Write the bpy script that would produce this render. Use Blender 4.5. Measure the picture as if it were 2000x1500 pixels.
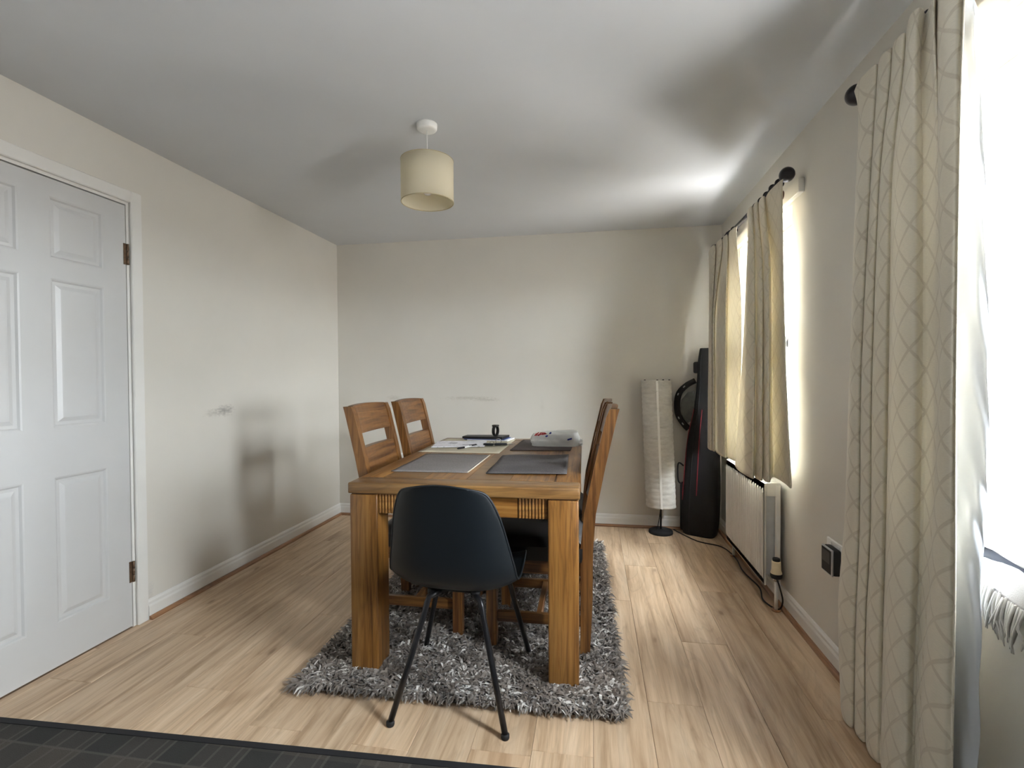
import bpy, bmesh, math, random
import numpy as np
from mathutils import Vector, Matrix
random.seed(7)
for o in list(bpy.data.objects): bpy.data.objects.remove(o)
S = bpy.context.scene
COL = S.collection
# ------------------------------------------------------------------ camera
FPX, YAW, PITCH, ROLL = 954.346, 0.16424, 0.01648, -0.00595
XL, XR, YB, HC, CH = 2.1534, 0.9556, 3.891, 2.3023, 1.1787
YF = -3.2                                   # end wall behind the camera
fwd = Vector((-math.sin(YAW)*math.cos(PITCH), math.cos(YAW)*math.cos(PITCH), -math.sin(PITCH)))
rgt = Vector((math.cos(YAW), math.sin(YAW), 0)); upv = rgt.cross(fwd)
CR = rgt*math.cos(ROLL)+upv*math.sin(ROLL); CU = -rgt*math.sin(ROLL)+upv*math.cos(ROLL)
cam = bpy.data.cameras.new('camera'); camo = bpy.data.objects.new('camera', cam); COL.objects.link(camo)
camo.matrix_world = Matrix(((CR.x, CU.x, -fwd.x, 0), (CR.y, CU.y, -fwd.y, 0), (CR.z, CU.z, -fwd.z, CH), (0, 0, 0, 1)))
cam.sensor_fit = 'HORIZONTAL'; cam.sensor_width = 36; cam.lens = 36*FPX/2000; cam.clip_start = 0.02
S.camera = camo
def ray(x, y): return fwd + CR*((x-1000)/FPX) - CU*((y-750)/FPX)
def on(x, y, axis, v):                      # point where the pixel's ray meets a plane (floor, wall, table top)
    d = ray(x, y); o = Vector((0, 0, CH)); return o + d*((v-o[axis])/d[axis])
# ------------------------------------------------------------------ daylight
W = bpy.data.worlds.new('World'); S.world = W; W.use_nodes = True
nt = W.node_tree; nt.nodes.clear()
tc = nt.nodes.new('ShaderNodeTexCoord'); sp = nt.nodes.new('ShaderNodeSeparateXYZ'); nt.links.new(tc.outputs['Generated'], sp.inputs[0])
rp = nt.nodes.new('ShaderNodeValToRGB'); mr = nt.nodes.new('ShaderNodeMapRange'); mr.inputs[1].default_value = -1; mr.inputs[2].default_value = 1
nt.links.new(sp.outputs['Z'], mr.inputs[0]); nt.links.new(mr.outputs[0], rp.inputs[0])
rp.color_ramp.elements[0].position = 0.47; rp.color_ramp.elements[0].color = (.30, .29, .275, 1)   # pale paving under an overcast sky
rp.color_ramp.elements[1].position = 0.51; rp.color_ramp.elements[1].color = (.90, .96, 1, 1)
bg = nt.nodes.new('ShaderNodeBackground'); bg.inputs['Strength'].default_value = 98.0
wo = nt.nodes.new('ShaderNodeOutputWorld'); nt.links.new(rp.outputs[0], bg.inputs[0]); nt.links.new(bg.outputs[0], wo.inputs[0])
def portal(loc, rot, sx, sy):
    l = bpy.data.lights.new('window_portal', 'AREA'); l.shape = 'RECTANGLE'; l.size = sx; l.size_y = sy
    l.cycles.is_portal = True
    o = bpy.data.objects.new('window_portal', l); COL.objects.link(o); o.location = loc; o.rotation_euler = rot
W1 = (.62, 1.60, 0.69, 2.0)               # near window opening: y0, y1, z0, z1
W2 = (2.575, 3.42, 0.69, 2.0)              # far window opening
for w in (W1, W2): portal((XR+.22, (w[0]+w[1])/2, (w[2]+w[3])/2), (0, math.pi/2, 0), w[3]-w[2]-.02, w[1]-w[0]-.02)
vs = S.view_settings; vs.view_transform = 'Standard'; vs.look = 'None'; vs.gamma = 1; vs.use_curve_mapping = False; vs.exposure = 0.86
S.cycles.max_bounces = 16; S.cycles.diffuse_bounces = 8; S.cycles.transparent_max_bounces = 16
# ------------------------------------------------------------------ helpers
class MB:
    def __init__(s): s.v = []; s.f = []; s.sm = []
    def add(s, vs, fs, smooth=False):
        o = len(s.v); s.v += [tuple(v) for v in vs]; s.f += [tuple(i+o for i in f) for f in fs]; s.sm += [smooth]*len(fs); return s
    def box(s, lo, hi, bev=0.0, mat=None, seg=1):
        bm = bmesh.new(); bmesh.ops.create_cube(bm, size=1)
        c = [(a+b)/2 for a, b in zip(lo, hi)]; d = [abs(b-a) for a, b in zip(lo, hi)]
        for v in bm.verts: v.co = Vector((c[0]+v.co.x*d[0], c[1]+v.co.y*d[1], c[2]+v.co.z*d[2]))
        if bev: bmesh.ops.bevel(bm, geom=list(bm.edges), offset=min(bev, min(d)*.45), segments=seg, affect='EDGES', profile=.5)
        bm.verts.index_update()
        vs = [mat @ v.co if mat else v.co.copy() for v in bm.verts]; fs = [[v.index for v in f.verts] for f in bm.faces]
        bm.free(); return s.add(vs, fs, seg > 1)
    def prism(s, pts, axis, a, b, smooth=False):
        """2-D outline extruded along an axis from a to b."""
        n = len(pts)
        def P(p, t):
            q = list(p); q.insert(axis, t); return q
        vs = [P(p, a) for p in pts] + [P(p, b) for p in pts]
        fs = [list(range(n))[::-1], [i+n for i in range(n)]] + [[i, (i+1) % n, (i+1) % n+n, i+n] for i in range(n)]
        return s.add(vs, fs, smooth)
    def tube(s, pts, r, n=8, caps=True):
        pts = [Vector(p) for p in pts]; rs = r if isinstance(r, (list, tuple)) else [r]*len(pts)
        vs = []; fs = []; ref = None
        for i, p in enumerate(pts):
            t = (pts[min(i+1, len(pts)-1)]-pts[max(i-1, 0)]).normalized()
            if ref is None: ref = Vector((0, 0, 1)) if abs(t.z) < .9 else Vector((1, 0, 0))
            a = (ref - t*ref.dot(t)).normalized(); ref = a; b = t.cross(a)
            for k in range(n):
                an = 2*math.pi*k/n; vs.append(p + a*math.cos(an)*rs[i] + b*math.sin(an)*rs[i])
        for i in range(len(pts)-1):
            for k in range(n): fs.append((i*n+k, i*n+(k+1) % n, (i+1)*n+(k+1) % n, (i+1)*n+k))
        if caps: fs.append(tuple(range(n))[::-1]); fs.append(tuple((len(pts)-1)*n+k for k in range(n)))
        return s.add(vs, fs, True)
    def lathe(s, prof, c=(0, 0, 0), n=32, axis=2, smooth=True):
        vs = []; fs = []; m = len(prof)
        for r, h in prof:
            for k in range(n):
                a = 2*math.pi*k/n; q = [r*math.cos(a), r*math.sin(a)]; q.insert(axis, h)
                vs.append((q[0]+c[0], q[1]+c[1], q[2]+c[2]))
        for i in range(m-1):
            for k in range(n): fs.append((i*n+k, i*n+(k+1) % n, (i+1)*n+(k+1) % n, (i+1)*n+k))
        return s.add(vs, fs, smooth)
    def grid(s, G, smooth=True, close_u=False):
        m, n = len(G), len(G[0]); fs = []
        for i in range(m-1):
            for j in range(n-1 if not close_u else n): fs.append((i*n+j, i*n+(j+1) % n, (i+1)*n+(j+1) % n, (i+1)*n+j))
        return s.add([p for r in G for p in r], fs, smooth)
    def build(s, name, mat, parent=None):
        me = bpy.data.meshes.new(name); me.from_pydata(s.v, [], s.f)
        me.polygons.foreach_set('use_smooth', s.sm); me.materials.append(mat); me.update()
        bm = bmesh.new(); bm.from_mesh(me); bmesh.ops.recalc_face_normals(bm, faces=bm.faces); bm.to_mesh(me); bm.free()
        o = bpy.data.objects.new(name, me); COL.objects.link(o)
        if parent: o.parent = parent
        return o
def tag(o, label=None, cat=None, group=None, kind=None):
    for k, v in (('label', label), ('category', cat), ('group', group), ('kind', kind)):
        if v: o[k] = v
    return o
def empty(name, loc=(0, 0, 0), rz=0, **k):
    o = bpy.data.objects.new(name, None); COL.objects.link(o); o.location = loc; o.rotation_euler = (0, 0, rz); o.empty_display_size = .05
    return tag(o, **k)
def copy_tree(o, parent=None):
    c = o.copy(); COL.objects.link(c); c.parent = parent
    for ch in list(o.children): copy_tree(ch, c)
    return c
def struct(o): o['kind'] = 'structure'; return o
def solidify(o, t, off=0):
    m = o.modifiers.new('thickness', 'SOLIDIFY'); m.thickness = t; m.offset = off; return o
def catmull(P, n):
    P = [np.array(p, float) for p in P]; out = []; m = len(P)-1
    for i in range(n):
        t = i/(n-1)*m; k = min(int(t), m-1); u = t-k
        p0, p1, p2, p3 = P[max(k-1, 0)], P[k], P[k+1], P[min(k+2, m)]
        out.append(.5*((2*p1)+(-p0+p2)*u+(2*p0-5*p1+4*p2-p3)*u*u+(-p0+3*p1-3*p2+p3)*u**3))
    return out
# ------------------------------------------------------------------ materials
class Mat:
    def __init__(s, name):
        s.m = bpy.data.materials.new(name); s.m.use_nodes = True; s.t = s.m.node_tree; s.n = s.t.nodes; s.b = s.n['Principled BSDF']; s.out = s.n['Material Output']
    def new(s, ty, **k):
        n = s.n.new(ty)
        for a, v in k.items(): setattr(n, a, v)
        return n
    def link(s, a, b): s.t.links.new(a, b)
    def coord(s, scale=(1, 1, 1), out='Object', rnd=0, rot=(0, 0, 0)):
        t = s.new('ShaderNodeTexCoord'); src = t.outputs[out]
        if rnd:
            oi = s.new('ShaderNodeObjectInfo'); mu = s.new('ShaderNodeMath', operation='MULTIPLY'); mu.inputs[1].default_value = rnd; s.link(oi.outputs['Random'], mu.inputs[0])
            ad = s.new('ShaderNodeVectorMath', operation='ADD'); s.link(src, ad.inputs[0]); s.link(mu.outputs[0], ad.inputs[1]); src = ad.outputs[0]
        mp = s.new('ShaderNodeMapping'); mp.inputs['Scale'].default_value = scale; mp.inputs['Rotation'].default_value = rot; s.link(src, mp.inputs[0]); return mp.outputs[0]
    def noise(s, vec, scale, detail=4, rough=.55, dist=0):
        n = s.new('ShaderNodeTexNoise'); n.inputs['Scale'].default_value = scale; n.inputs['Detail'].default_value = detail; n.inputs['Roughness'].default_value = rough; n.inputs['Distortion'].default_value = dist
        s.link(vec, n.inputs['Vector']); return n.outputs['Fac']
    def ramp(s, fac, stops):
        r = s.new('ShaderNodeValToRGB'); e = r.color_ramp.elements
        while len(e) < len(stops): e.new(.5)
        for i, (p, c) in enumerate(stops):
            e[i].position = p; e[i].color = (c if isinstance(c, tuple) else (c, c, c)) + (1,)
        s.link(fac, r.inputs[0]); return r.outputs[0]
    def mix(s, fac, a, b, mode='MIX'):
        m = s.new('ShaderNodeMix', data_type='RGBA', blend_type=mode)
        if isinstance(fac, (int, float)): m.inputs[0].default_value = fac
        else: s.link(fac, m.inputs[0])
        for i, v in ((6, a), (7, b)):
            if isinstance(v, tuple): m.inputs[i].default_value = v+(1,)
            else: s.link(v, m.inputs[i])
        return m.outputs[2]
    def math(s, op, a, b=None, c=None):
        m = s.new('ShaderNodeMath', operation=op)
        for i, v in enumerate((a, b, c)):
            if v is None: continue
            if isinstance(v, (int, float)): m.inputs[i].default_value = v
            else: s.link(v, m.inputs[i])
        return m.outputs[0]
    def col(s, c):
        if isinstance(c, tuple): s.b.inputs['Base Color'].default_value = c+(1,)
        else: s.link(c, s.b.inputs['Base Color'])
        return s
    def set(s, **k):
        for a, v in k.items(): s.b.inputs[a.replace('_', ' ')].default_value = v
        return s
    def bump(s, h, strength=.3, dist=.002):
        b = s.new('ShaderNodeBump'); b.inputs['Strength'].default_value = strength; b.inputs['Distance'].default_value = dist; s.link(h, b.inputs['Height']); s.link(b.outputs[0], s.b.inputs['Normal']); return s
def plain(name, c, rough=.5, metal=0.0, var=.06, nscale=30, bump=0, **k):
    m = Mat(name); n = m.noise(m.coord(), nscale, 3)
    lo = tuple(x*(1-var) for x in c); hi = tuple(min(1, x*(1+var)) for x in c)
    m.col(m.ramp(n, [(.3, lo), (.7, hi)])).set(Roughness=rough, Metallic=metal)
    if bump: m.bump(n, bump)
    for a, v in k.items(): m.b.inputs[a.replace('_', ' ')].default_value = v
    return m.m
def wood(name, axis, dark, mid, light, rough=.38, scale=1.0, rnd=9.0):
    m = Mat(name); sc = [55*scale]*3; sc[axis] = 2.2*scale
    v = m.coord(tuple(sc), rnd=rnd)
    n1 = m.noise(v, 1.0, 6, .62, .6)
    sc2 = [9*scale]*3; sc2[axis] = 1.0*scale
    v2 = m.coord(tuple(sc2), rnd=rnd); n2 = m.noise(v2, 1.0, 3, .5, 1.6)
    rings = m.math('FRACT', m.math('MULTIPLY', n2, 7.0))
    rr = m.ramp(rings, [(0, .45), (.25, .8), (.8, 1.0), (1, .5)])
    c = m.ramp(n1, [(.34, dark), (.5, mid), (.68, light)])
    c = m.mix(.5, c, rr, 'MULTIPLY')
    m.col(c).set(Roughness=rough); m.b.inputs['Coat Weight'].default_value = .12; m.b.inputs['Coat Roughness'].default_value = .3
    m.bump(n1, .18, .0015); return m.m
OAK = [wood('oak_'+'xyz'[a], a, (.10, .034, .006), (.255, .112, .024), (.36, .18, .048)) for a in range(3)]
OAKT = wood('oak_top', 0, (.11, .048, .012), (.215, .108, .033), (.29, .16, .056), rough=.36)
OAKC = [wood('oak_chair_'+'xyz'[a], a, (.075, .024, .006), (.175, .074, .019), (.245, .115, .034)) for a in range(3)]
def wall_mat(name, c, smudges=()):
    m = Mat(name); g = m.new('ShaderNodeNewGeometry'); n = m.noise(m.coord(), 2.2, 4)
    col = m.ramp(n, [(.3, tuple(x*.975 for x in c)), (.7, tuple(min(1, x*1.02) for x in c))])
    for (px, py, pz, rx, ry, rz, amt, dc) in smudges:      # scuffs left by chair backs on the paint
        d = m.new('ShaderNodeVectorMath', operation='SUBTRACT'); m.link(g.outputs['Position'], d.inputs[0]); d.inputs[1].default_value = (px, py, pz)
        q = m.new('ShaderNodeVectorMath', operation='DIVIDE'); m.link(d.outputs[0], q.inputs[0]); q.inputs[1].default_value = (rx, ry, rz)
        ln = m.new('ShaderNodeVectorMath', operation='LENGTH'); m.link(q.outputs[0], ln.inputs[0])
        nn = m.noise(m.coord((1, 1, 2.5)), 38, 4, .65)
        k = m.math('SUBTRACT', m.math('ADD', 1.0, m.math('MULTIPLY', m.math('SUBTRACT', nn, .5), 2.2)), ln.outputs['Value'])
        k = m.math('MULTIPLY', m.math('MAXIMUM', m.math('MINIMUM', k, 1.0), 0.0), amt)
        col = m.mix(k, col, dc)
    m.col(col).set(Roughness=.75); m.bump(m.noise(m.coord(), 260, 2), .06, .001); return m.m
WALLC = (.635, .61, .555)
M = {}
M['wall'] = wall_mat('wall_paint', WALLC)
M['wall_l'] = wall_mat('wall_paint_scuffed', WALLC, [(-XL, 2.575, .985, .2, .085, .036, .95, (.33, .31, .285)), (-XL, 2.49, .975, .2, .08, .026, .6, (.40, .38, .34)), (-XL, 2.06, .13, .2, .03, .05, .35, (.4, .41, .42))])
M['wall_b'] = wall_mat('wall_paint_rubbed', WALLC, [(-1.65, YB, 1.0, (.07), .2, .024, .55, (.45, .42, .36)), (-1.0, YB, 1.0, .26, .2, .018, .6, (.45, .42, .36)), (-.86, YB, .985, .13, .2, .016, .6, (.43, .4, .35)), (-.4, YB, .93, .02, .2, .07, .2, (.5, .47, .42))])
M['ceiling'] = wall_mat('ceiling_paint', (.60, .615, .635))
M['white'] = plain('white_gloss_paint', (.72, .71, .68), .32, var=.02, nscale=8)
M['door'] = plain('white_door_paint', (.53, .53, .525), .38, var=.015, nscale=6)
M['upvc'] = plain('white_upvc', (.85, .86, .87), .3, var=.01)
M['gasket'] = plain('dark_gasket', (.06, .07, .09), .6)
M['bronze'] = plain('aged_bronze', (.16, .10, .06), .45, .6, var=.3, nscale=90)
M['beading'] = wood('beading_oak', 1, (.16, .07, .03), (.30, .15, .07), (.38, .20, .10), rnd=3)
M['beading_x'] = wood('beading_oak_x', 0, (.16, .07, .03), (.30, .15, .07), (.38, .20, .10), rnd=3)
def plank_mat():
    m = Mat('oak_laminate')
    v = m.coord((30, 1.7, 1), rnd=23.0); n = m.noise(v, 1.0, 6, .6, .5)
    v2 = m.coord((5.5, .8, 1), rnd=23.0); n2 = m.noise(v2, 1.0, 4, .55, 1.4)
    v3 = m.coord((2.0, .9, 1), rnd=31.0); n3 = m.noise(v3, 1.6, 3, .5, .8)
    c = m.ramp(n, [(.28, (.34, .225, .13)), (.5, (.57, .415, .275)), (.72, (.70, .55, .395))])
    rings = m.math('FRACT', m.math('MULTIPLY', n2, 9.0)); rr = m.ramp(rings, [(0, .78), (.2, .93), (.85, 1.0), (1, .82)])
    c = m.mix(.65, c, rr, 'MULTIPLY')
    st = m.ramp(n3, [(.55, 0.0), (.74, 1.0)])
    c = m.mix(m.math('MULTIPLY', st, .55), c, (.28, .165, .085))
    # knots: sparse dark spots drawn out along the grain
    vo = m.new('ShaderNodeTexVoronoi'); vo.inputs['Scale'].default_value = 1.0; vo.inputs['Randomness'].default_value = 1.0
    dv = m.new('ShaderNodeVectorMath', operation='ADD'); m.link(m.coord((6.5, 2.6, .01), rnd=17.0), dv.inputs[0])
    nz = m.new('ShaderNodeTexNoise'); nz.inputs['Scale'].default_value = 9; m.link(m.coord((1, .5, 1), rnd=17.0), nz.inputs['Vector'])
    sc = m.new('ShaderNodeVectorMath', operation='SCALE'); sc.inputs['Scale'].default_value = .22; m.link(nz.outputs['Color'], sc.inputs[0]); m.link(sc.outputs[0], dv.inputs[1])
    m.link(dv.outputs[0], vo.inputs['Vector'])
    kn = m.ramp(vo.outputs['Distance'], [(.0, 1.0), (.045, .85), (.09, .25), (.2, 0.0)])
    c = m.mix(m.math('MULTIPLY', kn, .75), c, (.16, .085, .04))
    oi = m.new('ShaderNodeObjectInfo'); br = m.new('ShaderNodeHueSaturation'); m.link(c, br.inputs['Color'])
    m.link(m.math('ADD', .9, m.math('MULTIPLY', oi.outputs['Random'], .2)), br.inputs['Value'])
    m.col(br.outputs[0]).set(Roughness=.42); m.b.inputs['Specular IOR Level'].default_value = .4
    m.bump(n, .08, .001); return m.m
M['plank'] = plank_mat()
M['sub'] = plain('underlay', (.10, .06, .03), .9)
def carpet_mat():
    m = Mat('dark_plaid_carpet'); v = m.coord(); sx = m.new('ShaderNodeSeparateXYZ'); m.link(v, sx.inputs[0])
    def band(o, period, ph, w):
        f = m.math('FRACT', m.math('ADD', m.math('DIVIDE', o, period), ph)); return m.math('LESS_THAN', f, w)
    x, y = sx.outputs['X'], sx.outputs['Y']; n = m.noise(m.coord(), 420, 2)
    nb = m.noise(m.coord(), 9, 3)
    chk = m.math('ADD', band(x, .26, .1, .42), band(y, .19, .30, .45))
    c = m.ramp(m.math('MULTIPLY', chk, .5), [(0, (.052, .044, .036)), (.5, (.034, .031, .027)), (1, (.020, .020, .018))])
    ln = m.math('MAXIMUM', m.math('MAXIMUM', band(x, .26, .12, .035), band(x, .26, .22, .03)), m.math('MAXIMUM', band(y, .19, .33, .045), m.math('MAXIMUM', band(x, .26, .50, .035), band(x, .26, .7, .03))))
    c = m.mix(m.math('MULTIPLY', ln, .45), c, (.092, .085, .075))
    c = m.mix(.55, c, m.ramp(m.math('ADD', m.math('MULTIPLY', n, .6), m.math('MULTIPLY', nb, .4)), [(.3, .55), (.7, 1.25)]), 'MULTIPLY')
    m.col(c).set(Roughness=.95); m.bump(n, .6, .004); return m.m
M['carpet'] = carpet_mat()
M['black_fabric'] = plain('black_binding', (.008, .008, .01), .8)
def curtain_mat(name, c, line, transl=.22):
    m = Mat(name); t = m.new('ShaderNodeTexCoord'); sx = m.new('ShaderNodeSeparateXYZ'); m.link(t.outputs['UV'], sx.inputs[0])
    u = m.math('DIVIDE', sx.outputs['X'], .086); v = m.math('DIVIDE', sx.outputs['Y'], .108)
    def tri(e): return m.math('ABSOLUTE', m.math('SUBTRACT', m.math('FRACT', e), .5))
    a, b = tri(m.math('ADD', u, v)), tri(m.math('SUBTRACT', u, v))
    big = m.math('MAXIMUM', a, b); ln = m.ramp(big, [(.435, 0.0), (.46, 1.0), (.5, .85)])
    inner = m.math('MAXIMUM', m.math('SUBTRACT', .5, a), m.math('SUBTRACT', .5, b))
    dot = m.ramp(inner, [(.40, 1.0), (.405, 0.0), (.43, 0.0), (.435, .0)])
    cen = m.math('LESS_THAN', m.math('ABSOLUTE', m.math('SUBTRACT', m.math('MINIMUM', m.math('SUBTRACT', .5, a), m.math('SUBTRACT', .5, b)), .41)), .022)
    wv = m.noise(m.coord((90, 900, 1), 'UV'), 1.0, 3)
    col = m.mix(m.math('MULTIPLY', ln, .62), c, line)
    col = m.mix(.35, col, m.ramp(wv, [(.3, .75), (.7, 1.15)]), 'MULTIPLY')
    m.col(col).set(Roughness=.6); m.b.inputs['Sheen Weight'].default_value = .25
    m.bump(m.math('SUBTRACT', m.math('MULTIPLY', wv, .3), ln), .35, .0015)
    tr = m.new('ShaderNodeBsdfTranslucent'); m.link(col, tr.inputs[0]); mx = m.new('ShaderNodeMixShader'); mx.inputs[0].default_value = transl
    m.link(m.b.outputs[0], mx.inputs[1]); m.link(tr.outputs[0], mx.inputs[2]); m.link(mx.outputs[0], m.out.inputs[0]); return m.m
M['curtain'] = curtain_mat('cream_diamond_jacquard', (.72, .675, .565), (.53, .475, .38), .06)
M['curtain2'] = curtain_mat('cream_diamond_jacquard_short', (.70, .65, .53), (.58, .53, .42), .17)
def sheer(name, c, transl, open_=0.0, pat=None):
    m = Mat(name); m.col(c).set(Roughness=.7)
    tr = m.new('ShaderNodeBsdfTranslucent'); tr.inputs[0].default_value = c+(1,)
    mx = m.new('ShaderNodeMixShader'); mx.inputs[0].default_value = transl; m.link(m.b.outputs[0], mx.inputs[1]); m.link(tr.outputs[0], mx.inputs[2]); o = mx.outputs[0]
    if pat:
        v = m.coord((1, 1, 1), 'UV'); vo = m.new('ShaderNodeTexVoronoi', feature='DISTANCE_TO_EDGE'); vo.inputs['Scale'].default_value = 14; m.link(v, vo.inputs['Vector'])
        n = m.noise(v, 7, 3, .6, 1.5); k = m.math('ADD', m.math('MULTIPLY', n, .9), m.math('MULTIPLY', vo.outputs[0], -.7))
        fac = m.ramp(k, [(.40, open_+.16), (.47, open_-.22), (.55, open_-.2), (.6, open_+.12)])
        tp = m.new('ShaderNodeBsdfTransparent'); m2 = m.new('ShaderNodeMixShader'); m.link(fac, m2.inputs[0]); m.link(o, m2.inputs[1]); m.link(tp.outputs[0], m2.inputs[2]); o = m2.outputs[0]
    m.link(o, m.out.inputs[0]); return m.m
M['lining'] = sheer('white_satin_lining', (.62, .65, .70), .007)
M['net'] = sheer('white_lace_net', (.82, .87, .95), .45, .74, True)
def glass():
    m = Mat('window_glass'); tp = m.new('ShaderNodeBsdfTransparent'); gl = m.new('ShaderNodeBsdfGlossy'); gl.inputs['Roughness'].default_value = .02
    mx = m.new('ShaderNodeMixShader'); mx.inputs[0].default_value = .04; m.link(tp.outputs[0], mx.inputs[1]); m.link(gl.outputs[0], mx.inputs[2]); m.link(mx.outputs[0], m.out.inputs[0]); return m.m
M['glass'] = glass()
M['black_wood'] = plain('dark_stained_wood', (.008, .006, .010), .35, var=.3)
M['brown_wood'] = plain('brown_stained_wood', (.07, .028, .016), .4, var=.3)
M['black_plastic'] = plain('black_moulded_plastic', (.0020, .0048, .0078), .48, var=.1, nscale=300, bump=.03)
M['black_metal'] = plain('black_enamelled_steel', (.012, .012, .014), .28, .3)
M['black_leather'] = plain('black_brown_leather', (.006, .005, .005), .5, var=.3, nscale=120, bump=.15)
M['rad'] = plain('radiator_enamel', (.74, .72, .67), .35, var=.02)
M['grey_metal'] = plain('grey_steel', (.55, .57, .58), .35, .2)
M['cream_plastic'] = plain('cream_plastic', (.72, .62, .42), .4)
M['matte_black'] = plain('matte_black', (.006, .006, .007), .7)
M['white_plastic'] = plain('white_plastic', (.8, .8, .78), .35, var=.02)
M['silver'] = plain('silver_trim', (.45, .46, .48), .3, .8)
M['screen'] = plain('dark_screen', (.010, .013, .013), .45)
M['chrome'] = plain('chrome', (.7, .7, .7), .12, 1.0)
M['paper_white'] = plain('white_paper', (.80, .81, .84), .7, var=.015)
# ------------------------------------------------------------------ room shell
def wall_cells(mb, axis, t0, t1, u0, u1, z0, z1, holes):
    us = sorted({u0, u1, *[h[0] for h in holes], *[h[1] for h in holes]}); zs = sorted({z0, z1, *[h[2] for h in holes], *[h[3] for h in holes]})
    for a, b in zip(us, us[1:]):
        for c, d in zip(zs, zs[1:]):
            if any(h[0] <= a and b <= h[1] and h[2] <= c and d <= h[3] for h in holes): continue
            lo = [a, c]; hi = [b, d]; lo.insert(axis, t0); hi.insert(axis, t1); mb.box(lo, hi)
    return mb
DY0, DY1, DZ = 1.208, 1.970, 1.985
wl = struct(wall_cells(MB(), 0, -XL-.12, -XL, YF, YB+.12, 0, HC, [(DY0-.006, DY1+.028, 0, DZ+.03)]).build('wall_left', M['wall_l']))
wr = struct(wall_cells(MB(), 0, XR, XR+.26, YF, YB+.12, 0, HC, [W1, W2]).build('wall_right', M['wall']))
wb = struct(MB().box((-XL, YB, 0), (XR, YB+.12, HC)).build('wall_back', M['wall_b']))
wf = struct(wall_cells(MB(), 1, YF-.26, YF, -XL, XR, 0, HC, []).build('wall_front', M['wall']))
ce = struct(MB().box((-XL-.12, YF-.1, HC), (XR+.26, YB+.12, HC+.1)).build('ceiling', M['ceiling']))
fl = struct(MB().box((-XL-.12, YF-.1, -.06), (XR+.26, YB+.12, -.009)).build('floor', M['sub']))
# laminate planks, each one laid
PW, PLEN = .192, 1.285; X0 = .19
joint = {0: 1.803, 1: 2.234, -8: 2.221, -10: 2.65, 3: 1.80, -1: 2.60, 2: 2.78, -9: 1.62, -11: 1.95}
for k in range(-13, 5):
    xa, xb = X0+k*PW, X0+(k+1)*PW
    if xb < -XL+.001 or xa > XR-.001: continue
    xa = max(xa, -XL-.001); xb = min(xb, XR+.001)
    j = joint.get(k, random.uniform(1.4, 2.6)); y = j
    while y > -.6: y -= PLEN
    while y < YB:
        ya, yb = max(y, -.6), min(y+PLEN, YB+.002)
        if yb-ya > .02:
            e = .0012; g = .0004
            lo = [(xa+g, ya+g), (xb-g, ya+g), (xb-g, yb-g), (xa+g, yb-g)]; hi = [(xa+g+e, ya+g+e), (xb-g-e, ya+g+e), (xb-g-e, yb-g-e), (xa+g+e, yb-g-e)]
            v = [(p[0], p[1], -.009) for p in lo]+[(p[0], p[1], -.0012) for p in lo]+[(p[0], p[1], 0) for p in hi]
            f = [(8, 9, 10, 11)]+[(i, (i+1) % 4, (i+1) % 4+4, i+4) for i in range(4)]+[(i+4, (i+1) % 4+4, (i+1) % 4+8, i+8) for i in range(4)]
            MB().add(v, f).build('plank', M['plank'], fl)
        y += PLEN
# skirting: moulded profile (depth from the wall, height) + oak quadrant beading
SK = [(0, .0), (.015, .0), (.015, .062), (.013, .068), (.011, .072), (.011, .084), (.006, .092), (0, .095)]
QD = [(0.015, 0), (.033, 0), (.0325, .006), (.030, .011), (.026, .015), (.021, .0175), (.015, .018)]
def skirt(name, kind, a, b, mb):
    P = {'left': lambda d, h: (-XL+d, h), 'right': lambda d, h: (XR-d, h), 'back': lambda d, h: (YB-d, h)}[kind]
    ax = 0 if kind == 'back' else 1
    o = struct(MB().prism([P(*q) for q in SK], ax, a, b).build(name, M['white']))
    MB().prism([P(*q) for q in QD], ax, a, b).build('beading', mb, o); return o
skirt('baseboard_left', 'left', DY1+.028+.045, YB, M['beading']); skirt('baseboard_right', 'right', YF, YB, M['beading']); skirt('baseboard_back', 'back', -XL, XR, M['beading_x'])
# ------------------------------------------------------------------ door
d1 = struct(empty('door_1', (-XL, (DY0+DY1)/2, 0)))
def LY(y): return y-(DY0+DY1)/2
cols = [(1.316, 1.536), (1.645, 1.864)]; rows = [(.183, .777), (.978, 1.585), (1.665, 1.914)]
holes = [(LY(c[0]), LY(c[1]), r[0], r[1]) for c in cols for r in rows]
wall_cells(MB(), 0, -.04, -.002, LY(DY0), LY(DY1), .006, DZ, holes).build('door_slab', M['door'], d1)
for (a, b, c, d) in holes:
    prof = [(0, -.002), (.006, -.004), (.012, -.0105), (.024, -.0115), (.040, -.0045), (.046, -.004)]
    vs = []; fs = []
    for ins, x in prof: vs += [(x, a+ins, c+ins), (x, b-ins, c+ins), (x, b-ins, d-ins), (x, a+ins, d-ins)]
    for i in range(len(prof)-1): fs += [(i*4+k, i*4+(k+1) % 4, i*4+4+(k+1) % 4, i*4+4+k) for k in range(4)]
    n = len(prof)*4; fs.append((n-4, n-3, n-2, n-1)); MB().add(vs, fs).build('door_panel', M['door'], d1)
for z in (.215, 1.71):
    mb = MB(); 
    for i in range(3): mb.lathe([(0, .0), (.0055, .0), (.0055, .031), (0, .031)], (.003, LY(DY1)+.006, z+i*.033), 12)
    mb.box((-.001, LY(DY1)-.012, z), (.0012, LY(DY1)+.0, z+.098)); mb.build('hinge', M['bronze'], d1)
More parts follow.
